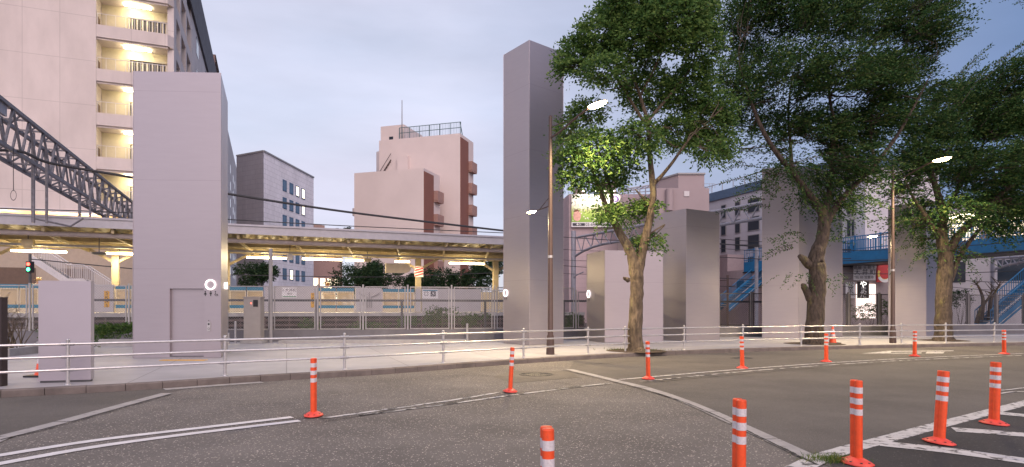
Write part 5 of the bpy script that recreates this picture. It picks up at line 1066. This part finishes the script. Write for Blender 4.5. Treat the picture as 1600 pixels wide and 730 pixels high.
# long white building with blue roof edge
P0 = XY(1191, 62); wb = thing('long_white_building', 'white building with a blue roof edge behind the tubular gantry', 'building', P0); nb2 = -U
b = MB(); b.fbox(P0, V, U, -11.5, 12, 0, 9, 0, 13.6); b.build('wall', panelmat('white_wall', (.52, .50, .55), tuple(V), 3, 3.2, .85, var=.02), wb)
b = MB(); b.fbox(P0, V, U, -11.6, 12.1, -.2, 9.1, 13.6, 14.5); b.build('roof_edge', mat('blue_roof_edge', (.07, .12, .20), .5), wb)
b = MB()
for k in range(14): b.fbox(P0, V, U, -11+k*1.7, -10.95+k*1.7, .1, .16, 14.5, 15.4)
b.fbox(P0, V, U, -11, 11.5, .1, .16, 15.35, 15.42); b.build('roof_railing', M_grey, wb)
for px in (1131, 1153, 1178, 1204, 1330):
    k = at_px(P0, V, px)
    for y, h in ((318, 1.5), (347, 1.5), (376, 1.5), (408, 1.2), (436, 1.2)):
        z = Z(y, 62); b = MB(); b.fbox(P0, V, U, k-.85 if px in (1178,) else k-.4, k+.85 if px in (1178,) else k+.4, -.06, -.0, z-h/2, z+h/2); f = b.build('window', M_grey, wb); b = MB(); b.fbox(P0, V, U, k-(.75 if px in (1178,) else .32), k+(.75 if px in (1178,) else .32), -.08, -.061, z-h/2+.08, z+h/2-.08); b.build('pane', M_glass, f)
b = MB(); b.fbox(P0, V, U, -2, 9, -2.6, -.09, 0, 5.4); b.fbox(P0, V, U, 2.5, 9.5, -2.2, -.09, 5.4, 7.2); b.build('annex', mat('mauve_annex', (.36, .29, .31), .8, var=.08), wb)
k = at_px(P0-U*2.6, V, 1157); b = MB(); b.fbox(P0-U*2.6, V, U, k-.5, k+.5, -.04, 0, 3.4, 4.4); b.build('window', M_glass, wb)
b = MB(); k = at_px(P0, V, 1331); b.fbox(P0, V, U, k-.05, k+.05, -.1, 0, 3, 13); b.build('downpipe', M_grey, wb)
# beige block with red panels
bg_ = thing('beige_apartment_building', 'beige apartment block with red balcony panels beyond the far lamp', 'building', XY(1352, 75)); x0, x1 = XY(1351, 75).x, XY(1420, 75).x
b = MB(); b.box(x0, x1, 75.6, 84, 0, 16.1); 
for z in (3.2, 6.2, 9.2): b.box(x0, x1, 74.6, 75.6, z-.25, z+.1); b.box(x0, x0+.5, 74.6, 75.6, z, z+3)
b.build('wall', mat('beige_wall', (.48, .36, .24), .8, var=.04), bg_)
for z in (3.3, 6.3, 9.3):
    for a_, c_ in ((1352, 1357), (1362, 1371)):
        b = MB(); b.box(XY(a_, 74.5).x, XY(c_, 74.5).x, 74.5, 74.58, z, z+1.5); b.build('red_panel', M_red, bg_)
    b = MB(); b.box(XY(1357.5, 75.5).x, XY(1362, 75.5).x, 75.5, 75.58, z, z+2); b.build('lit_window', M_glow('orange_window', (1, .5, .15), .8), bg_)
b = MB(); b.box(XY(1379, 73.5).x, XY(1384, 73.5).x, 73.5, 74.5, 10.5, 11.7); b.build('air_unit', M_white, bg_)
# long station building at the right
rs = thing('station_building', 'long white station building with a lit upper gallery behind the footbridge', 'building', XY(1520, 58)); c0, c1 = XY(1425, 64), XY(1760, 52); d_ = (c1-c0).normalized(); nn_ = Vector((d_.y, -d_.x, 0)); LL = (c1-c0).length
b = MB(); b.fbox(c0, d_, -nn_, 0, LL, 0, 10, 0, 8.2); b.fbox(c0, d_, -nn_, 0, LL, 2.5, 10, 8.2, 11.0); b.fbox(c0, d_, -nn_, 0, LL, -.3, 10.2, 11.0, 12.0); b.build('wall', panelmat('white_station_wall', (.48, .46, .50), tuple(d_), 3, 2.7, .85, var=.02), rs)
for k in range(5):
    s = 3+k*5.2; b = MB(); b.fbox(c0, d_, -nn_, s, s+2.0, 1.1, 1.2, 10.75, 10.82); b.build('gallery_lamp', E_ceil, rs)
    l = bpy.data.lights.new('gallery_light', 'POINT'); l.energy = 240; l.color = (1, .85, .5); l.shadow_soft_size = .3; o = bpy.data.objects.new('gallery_light', l); COL.objects.link(o); o.location = c0+d_*(s+1)-nn_*1.2+UP*10.2-Vector(rs.location); o.parent = rs
    b = MB(); b.fbox(c0, d_, -nn_, s+2.2, s+3.2, 2.43, 2.5, 8.3, 10.0); b.build('door', M_brown, rs)
b = MB()
for k in range(int(LL/.3)): b.fbox(c0, d_, -nn_, k*.3, k*.3+.03, .1, .14, 8.2, 9.2)
b.fbox(c0, d_, -nn_, 0, LL, .08, .16, 9.2, 9.26); b.build('gallery_railing', M_white, rs)
for k in range(6): b = MB(); b.fbox(c0, d_, -nn_, 2+k*4.6, 4.6+k*4.6, -.05, 0, 4.2, 6.2); b.build('window', M_glass, rs)

# ------------------------------------------------------------------ footbridge
FB = Vector((27.2, 49.6, 0)); fbg = thing('footbridge', 'bright blue steel footbridge crossing the railway behind the towers', 'footbridge', FB)
b = MB()
for q in (0, 2.3): b.fbox(FB, V, U, -18, 12, q, q+.12, 5.2, 6.15)
b.fbox(FB, V, U, -18, 12, .12, 2.3, 5.9, 6.0); b.build('deck', M_blue, fbg)
b = MB(); b.fbox(FB, V, U, -18, 12, -.15, 2.55, 5.08, 5.195); b.build('bottom_flange', M_black, fbg)
b = MB()
for q in (.02, 2.32):
    for z in (6.3, 7.3): b.fbox(FB, V, U, -18, 12, q, q+.07, z, z+.07)
    k = -18
    while k < 12: b.fbox(FB, V, U, k, k+.035, q+.01, q+.05, 6.15, 7.3); k += .22
    k = -18
    while k < 12: b.fbox(FB, V, U, k, k+.1, q-.02, q+.09, 6.15, 7.42); k += 2.2
b.build('railing', M_blue, fbg)
b = MB()
for s in (-17, 3, 11): b.fbox(FB, V, U, s, s+.45, .9, 1.35, 0, 5.15)
b.build('pier', M_galv, fbg)
b = MB()
for s in (-14, -8): b.fbox(FB, V, U, s, s+.2, 2.9 if False else -.16, -.13, 5.2, 6.15)
b.build('stiffener', M_dgrey, fbg)
def stair(name, label, a, c, wdir, wd, par=None):
    t = thing(name, label, 'stairs', (a.x, a.y, SW)); b = MB(); a0, c0 = a, c
    for q in (0, wd): A, C_ = a+wdir*q, c+wdir*q; b.obox((A+C_)/2, (C_-A)/2, wdir*.04, UP*.28)
    b.build('stringer', M_blue, t); b = MB(); n = 24
    for k in range(n): p = a+(c-a)*((k+.5)/n); b.obox(p+wdir*(wd/2)+UP*.1, (c-a)*Vector((1, 1, 0)).length/2/n*0+Vector((c.x-a.x, c.y-a.y, 0))/n*.55, wdir*(wd/2-.05), UP*.03)
    b.build('steps', M_grey, t); b = MB()
    for q in (0, wd):
        A, C_ = a+wdir*q+UP*.25, c+wdir*q+UP*.25; 
        for h in (.85, .15): b.tube([A+UP*h, C_+UP*h], .035, 6)
        m_ = int((C_-A).length/.17)
        for k in range(m_+1): p = A+(C_-A)*(k/m_); b.bar(p, p+UP*.85, .03, .03, V)
    b.build('railing', M_blue, t); b = MB()
    for h in (.45, -.08): b.tube([a+UP*h-wdir*.06, c+UP*h-wdir*.06], .02, 6)
    b.build('handrail', M_galv, t)
stair('bridge_stairs', 'blue footbridge stairs descending to the pavement at the right edge', Vector((27.9, 36.0, .35)), Vector((33.9, 35.2, 6.0)), Vector((.13, .99, 0)), 1.5)
stair('bridge_stairs', 'blue footbridge stairs far beyond the tracks, seen between two towers', XY(1139, 57)+UP*1.6, XY(1139, 57)+U*6.5+UP*6.0, V, 1.4)
def wash(px0, px1, d, z0, z1, name, label, cat, m, lines=(), th=.15):
    a, c = XY(px0, d).x, XY(px1, d).x; t = thing(name, label, cat, ((a+c)/2, d, z0)); b = MB(); b.box(a, c, d, d+th, z0, z1); p = b.build('board', m, t)
    for s, fx, fz, sz, mm in lines: text(s, 'lettering', mm, (a+(c-a)*fx, d-.012, z0+(z1-z0)*fz), ex, UP, sz, t)
    return t, a, c
shop = thing('shop_building', 'low shop front with lit signs under the footbridge', 'building', XY(1350, 50.8)); b = MB(); a, c = XY(1300, 50.8).x, XY(1420, 50.8).x; b.box(a, c, 50.8, 51.2, 0, 5.0); b.build('wall', mat('shop_wall', (.30, .26, .27), .8, var=.1), shop)
b = MB(); x0, x1 = XY(1339, 50.6).x, XY(1368, 50.6).x; b.box(x0, x1, 50.6, 50.75, .8, 3.6); b.build('lit_window', M_glow('shop_glow', (1, .82, .74), .8), shop)
wash(1335, 1368, 50.2, Z(438, 50.2), Z(414, 50.2), 'shop_sign', 'white shop sign board with dark lettering below the footbridge', 'sign', M_signw, (('居酒屋 大井 ビル', .5, .8, .34, M_txt), ('大 井 町', .5, .5, .5, M_txt), ('TEL 03 営業中', .45, .18, .26, M_txt)))
t_, a, c = wash(1371, 1392, 50.1, Z(441, 50.1), Z(414, 50.1), 'shop_sign', 'red sign with a yellow and white ring emblem beside the far lamp', 'sign', M_red)
b = MB(); xm = a+(c-a)*.55; zm = Z(428, 50.1); b.disc((xm, 50.088, zm), ex, UP, .60, 24, .42, rad(150), rad(420)); b.build('ring_emblem', mat('emblem_yellow', (.75, .55, .1), .5), t_); b = MB(); b.disc((xm, 50.085, zm-.1), ex, UP, .6, 24, .36, rad(200), rad(330)); b.build('ring_emblem', M_txtw, t_)
wash(1340, 1358, 50.4, Z(466, 50.4), Z(440, 50.4), 'shop_banner', 'dark vertical banner with large white characters below the white shop sign', 'banner', M_dark, (('や', .5, .80, .62, M_glow('letter_glow', (1, .95, .9), 1.2)), ('ま', .5, .50, .62, M_txtw), ('だ', .5, .2, .62, M_txtw)), .08)
wash(1322, 1336, 50.4, Z(466, 50.4), Z(441, 50.4), 'shop_banner', 'white vertical banner behind the chain fence, left of the dark banner', 'banner', M_signw, (('営', .5, .80, .55, M_txt), ('業', .5, .5, .55, M_txt), ('中', .5, .2, .55, M_txt)), .08)

# ------------------------------------------------------------------ gantries
def truss(name, label, a0, a1, b0, b1, n, wd, ch, br, m, side, parent=None):
    """box truss: bottom chord a0-a1, top chord b0-b1; second face offset by side"""
    t = parent or thing(name, label, 'gantry', (a0.x, a0.y, 0)); b = MB()
    for q in (Vector(), side):
        b.bar(a0+q, a1+q, ch); b.bar(b0+q, b1+q, ch)
    b.build('chord', m, t); b = MB()
    for q in (Vector(), side):
        for k in range(n):
            f0, f1, fm = k/n, (k+1)/n, (k+.5)/n; b.bar(a0.lerp(a1, f0)+q, b0.lerp(b1, fm)+q, br); b.bar(b0.lerp(b1, fm)+q, a0.lerp(a1, f1)+q, br)
    for k in range(n+1):
        f = k/n; b.bar(a0.lerp(a1, f), a0.lerp(a1, f)+side, br*.9); f2 = min(1, (k+.5)/n); b.bar(b0.lerp(b1, f2), b0.lerp(b1, f2)+side, br*.9)
        if k < n: b.bar(a0.lerp(a1, f), a0.lerp(a1, (k+1)/n)+side, br*.7); b.bar(b0.lerp(b1, f), b0.lerp(b1, (k+1)/n)+side, br*.7)
    b.build('lattice', m, t); return t
ga = XY(-60, 21.0); gb = ga+V*40
zb_, zt_ = Z(228, 24.5), Z(160, 24.5)
lg = truss('lattice_gantry', 'dark lattice steel catenary gantry descending across the left buildings', ga+UP*zb_, gb+UP*zb_, ga+UP*zt_, gb+UP*zt_, 22, 0, .15, .085, M_gantry, U*-1.0)
b = MB()
for s in (-.2, 38): 
    for q in (0, 1.0): b.bar(ga+V*s-U*q+UP*.05, ga+V*s-U*q+UP*zt_, .2)
b.build('leg', M_gantry, lg)
b = MB()
for s, z0 in ((7.2, zb_-2.6), (14.5, zb_-2.2)):
    p = ga+V*s-U*.1; b.bar(p+UP*z0, p+UP*(zt_-.3), .12, .12, V); b.bar(p+U*.5+UP*z0, p+U*.5+UP*(zb_+.3), .09, .09, V); b.tube([p+UP*(z0+.2), p+U*1.4+UP*(z0-.1), p+U*1.9+UP*(z0+.3)], .05, 6)
b.build('dropper_arm', M_gantry, lg)
b = MB(); p = W(21, 232, 25); b.tube([p, p-UP*1.7], .014, 5); b.torus(p-UP*1.9, Vector((.6, 0, 0)), UP, .2, .014, 16, 5); b.build('wire_loop', M_wire, lg)
b = MB(); b.obox(W(1, 166, 24.3), V*.45, U*.06, UP*.28); b.build('gusset', M_gantry2, lg)
# tubular gantry right
a_t, c_t = W(901, 371, 55.5), W(1215, 312.5, 36.2); a_b, c_b = W(971, 377, 50.6), W(1215, 337, 36.2)
tg = thing('tubular_gantry', 'grey tubular catenary gantry arching from a post toward the near tower', 'gantry', XY(897, 55.5))
b = MB(); b.tube([a_t, c_t], .11, 10); b.tube([W(899, 400, 55.5), W(910, 393, 54.7), W(926, 386, 53.6), W(945, 381, 52.4), a_b, c_b], .11, 10); b.build('chord', M_gantry2, tg)
b = MB(); n = 16
for k in range(n):
    f0, f1 = k/n, (k+1)/n; pb = lambda f: W(901, 398, 55.5).lerp(W(926, 386, 53.6), f/.1) if f < .1 else W(926, 386, 53.6).lerp(c_b, (f-.1)/.9)
    b.tube([a_t.lerp(c_t, f0), pb((f0+f1)/2)], .05, 6); b.tube([pb((f0+f1)/2), a_t.lerp(c_t, f1)], .05, 6)
b.build('brace', M_gantry2, tg); b = MB(); p = XY(896, 55.6); b.tube([p+UP*.05, p+UP*(Z(361, 55.6))], .22, 12); p2 = XY(1262, 34.0); b.tube([p2+UP*.05, p2+UP*8.2], .2, 12); b.tube([p2+UP*8.0, c_t], .1, 8); b.build('post', M_gantry2, tg)
b = MB(); q = c_b.lerp(a_b, .32)
for s in (-.3, .3): b.bar(q+V*s, q-UP*1.0, .08); 
b.bar(q-UP*1.0, q-UP*2.2, .1, .1, V); b.tube([W(896, 433, 55.4), W(905, 428, 55), W(912, 425, 54.6)], .05, 6); b.build('dropper_arm', M_gantry2, tg)
# second tubular gantry under the footbridge
t2g = thing('tubular_gantry', 'grey tubular catenary gantry under the footbridge at the right edge', 'gantry', XY(1555, 45)); b = MB()
b.tube([W(1555, 404, 45), W(1640, 399, 38)], .09, 8); b.tube([W(1557, 420, 45), W(1575, 414, 43), W(1600, 409, 41), W(1640, 408, 38)], .09, 8); b.build('chord', M_gantry2, t2g); b = MB()
for k in range(6): f = k/6; a = W(1555, 404, 45).lerp(W(1640, 399, 38), f); c = W(1560, 418, 44.6).lerp(W(1640, 408, 38), f+.08); b.tube([a, c], .04, 6); b.tube([c, W(1555, 404, 45).lerp(W(1640, 399, 38), f+1/6)], .04, 6)
b.build('brace', M_gantry2, t2g); b = MB(); p = XY(1553, 45.2); b.tube([p+UP*.05, p+UP*Z(400, 45)], .2, 12); p = XY(1613, 41); b.tube([p+UP*.05, p+UP*Z(396, 41)], .13, 10); b.build('post', M_gantry2, t2g)
def pole(px, d, y0, label, r=.13, m=M_gantry2, extra=None):
    p = XY(px, d); t = thing('catenary_pole', label, 'pole', (p.x, p.y, .02)); b = MB(); b.tube([p+UP*.02, p+UP*Z(y0, d)], r, 10); b.build('pole', m, t)
    b = MB(); z = Z(y0, d)
    for k, (dx, dz) in enumerate(extra or ((1.0, -.4), (-.8, -.9))): b.tube([p+UP*(z+dz), p+V*dx+UP*(z+dz)], .04, 6)
    b.build('crossarm', m, t)
pole(1182, 44, 385, 'grey catenary pole between two towers, right of the blue bridge box'); pole(1137, 50, 430, 'thin brown pole with crossarms behind the fence gap', .09, M_brown)
pole(1611 - 4, 47, 395, 'grey catenary pole behind the stairs at the right edge', .12)

# ------------------------------------------------------------------ wires
def wire(label, pts, r=.018, m=M_wire, sag=0):
    P = [W(*p) for p in pts]; P = spline(P, 8) if len(P) > 2 else [P[0].lerp(P[1], k/12)-UP*sag*4*(k/12)*(1-k/12) for k in range(13)]
    b = MB(); b.tube(P, r, 6); solo(b, 'overhead_wire', m, label, 'wire', 'overhead wires')
wire('thick black cable crossing the whole left half under the gantry', ((-40, 236, 25), (28, 236, 25.5), (68, 252, 26.2), (110, 261, 27), (210, 278, 28.5), (356, 303, 31), (540, 331, 34), (760, 357.5, 38), (830, 365, 39.5)), .065)
wire('upper thin wire just above the canopy, right of the broad tower', ((-20, 325, 33), (210, 333, 36), (356, 343, 40), (520, 352, 43), (650, 358, 45), (830, 366, 48)), .032)
wire('lower thin wire just above the canopy, right of the broad tower', ((330, 357, 40), (520, 364, 43), (650, 368.5, 45), (830, 375, 48)), .026)
wire('straight dark wire under the canopy in front of the far trees', ((330, 429, 44), (560, 433, 47), (660, 431, 48), (830, 424, 50)), .03)
wire('sloping black cable under the canopy beside the station stairs', ((48, 405, 43), (206, 420, 42)), .04)
for i, (a, c, r, lb) in enumerate((((860, 369, 52), (1240, 384, 40), .03, 'dark wire running from the tallest tower toward the gantry post, highest of these'), ((860, 388, 53), (1000, 391, 50), .022, 'thin wire level with the arch of the tubular gantry'), ((860, 413, 53), (1000, 418, 50), .03, 'dark wire past the gantry post at mid height'), ((860, 404, 56), (960, 406, 54), .02, 'thin wire just above the lowest steel block'), ((860, 425, 56), (960, 427, 54), .02, 'thin wire just below the top of the lowest steel block'),
    ((1100, 371, 44), (1330, 380, 38), .025, 'thin wire crossing the gap at the foot of the gantry truss'), ((1100, 378, 44), (1330, 390, 38), .04, 'thick dark wire just below the gantry truss'), ((1100, 400, 46), (1330, 404, 40), .03, 'dark wire at the blue bridge box height'), ((1100, 433, 46), (1330, 436, 42), .03, 'dark wire below the blue bridge box'), ((1100, 446, 46), (1330, 447, 42), .02, 'lowest thin wire in the gap between two towers'),
    ((1300, 408, 42), (1660, 386, 31), .03, 'dark wire hugging the underside of the footbridge'), ((1300, 427, 44), (1660, 420, 36), .025, 'thin wire in front of the white shop sign'), ((1300, 392, 42), (1660, 372, 31), .022, 'thin wire crossing in front of the blue footbridge girder'), ((1100, 386, 46), (1330, 394, 40), .022, 'thin wire between the thick dark wire and the blue bridge box'), ((1480, 436, 44), (1660, 440, 38), .025, 'thin wire behind the mossy tree'), ((1480, 448, 44), (1660, 453, 38), .02, 'lowest thin wire behind the mossy tree'))):
    wire(lb, (a, c), r, sag=.15)
# overhead line droppers
# ------------------------------------------------------------------ planting and trees beyond
bush('tree', 'round dark green tree under the canopy right of the broad tower', 'tree', W(394, 437, 52), (2.1, 1.3, 1.5), 900, L_far, (.16, .10), ground=.05)
for i, (px, y, rx, rz, lb) in enumerate(((545, 432, 3.0, 1.6, 'dark tree with pale gaps behind the middle fluorescent tubes'), (598, 428, 2.2, 1.7, 'dark tree behind the rounded hanging sign'), (640, 440, 1.2, 1.0, 'small dark tree left of the striped platform column'), (695, 430, 2.6, 1.7, 'dark tree directly right of the striped platform column'), (752, 430, 2.2, 1.8, 'dark tree behind the fluorescent tube nearest the tallest tower'))):
    bush('tree', lb, 'tree', W(px, y+7, 60), (rx*1.05, 1.6, rz*1.35), 1000, L_far, (.20, .11), 'dark trees beyond the platform', ground=.05, stems=9)
bush('tree', 'small treetop above the canopy left of the pink apartment block', 'tree', W(537, 362, 90), (1.6, 1.2, .9), 130, L_far, (.22, .12), ground=.05)
for px, y, d, rx, rz, n, lb in ((487, 508, 29.5, .9, .35, 120, 'low weedy plant behind the fence, first right of the grey pole'), (640, 505, 30, .9, .4, 110, 'low weedy plant behind the fence left of the leggy bush'), (690, 497, 29.6, 1.0, .6, 260, 'leggy green bush behind the fence near the longest gate housing'), (745, 501, 30, .9, .5, 200, 'green bush behind the fence beside the tallest tower'), (575, 510, 29.6, 1.2, .2, 90, 'sparse ground-hugging weeds behind the middle of the fence'), (893, 505, 31, .7, .5, 130, 'green bush behind the fence between the tallest tower and the lowest block'), (1350, 488, 35, 1.2, .55, 160, 'yellow-green bush behind the fence below the shop signs'), (1383, 482, 35, .6, .6, 90, 'yellow-green bush behind the fence right beside the far lamp'), (1503, 468, 38, .9, .9, 240, 'clipped dark garden tree behind the fence near the mossy trunk')):
    bush('bush' if d < 37 else 'garden_tree', lb, 'bush', W(px, y, d), (rx, .5, rz), n, L_bush if d < 37 else L_far, (.085, .05), ground=.05)
b = MB(); random.seed(9)
for px0, pts in ((1535, ((1533, 500), (1536, 470), (1530, 450), (1522, 440))), (1546, ((1546, 500), (1548, 470), (1556, 455), (1564, 440))), (1527, ((1526, 505), (1533, 482), (1545, 465), (1552, 452)))):
    P = [W(x, y, 37.2) for x, y in pts]; b.tube(spline(P, 4), [float(v) for v in np.linspace(.13, .03, 13)], 7)
    for k in range(8):
        s = P[2].lerp(P[3], random.random()); b.tube([s, s+Vector((random.uniform(-.6, .6), random.uniform(-.3, .3), random.uniform(0, .6)))], [.03, .01], 5)
solo(b, 'pruned_tree', M_bark2, 'leafless pruned tree with knobby limbs left of the blue stairs', 'tree', base=tuple(XY(1536, 37.2)+UP*.1))
print('objects', len(bpy.data.objects))
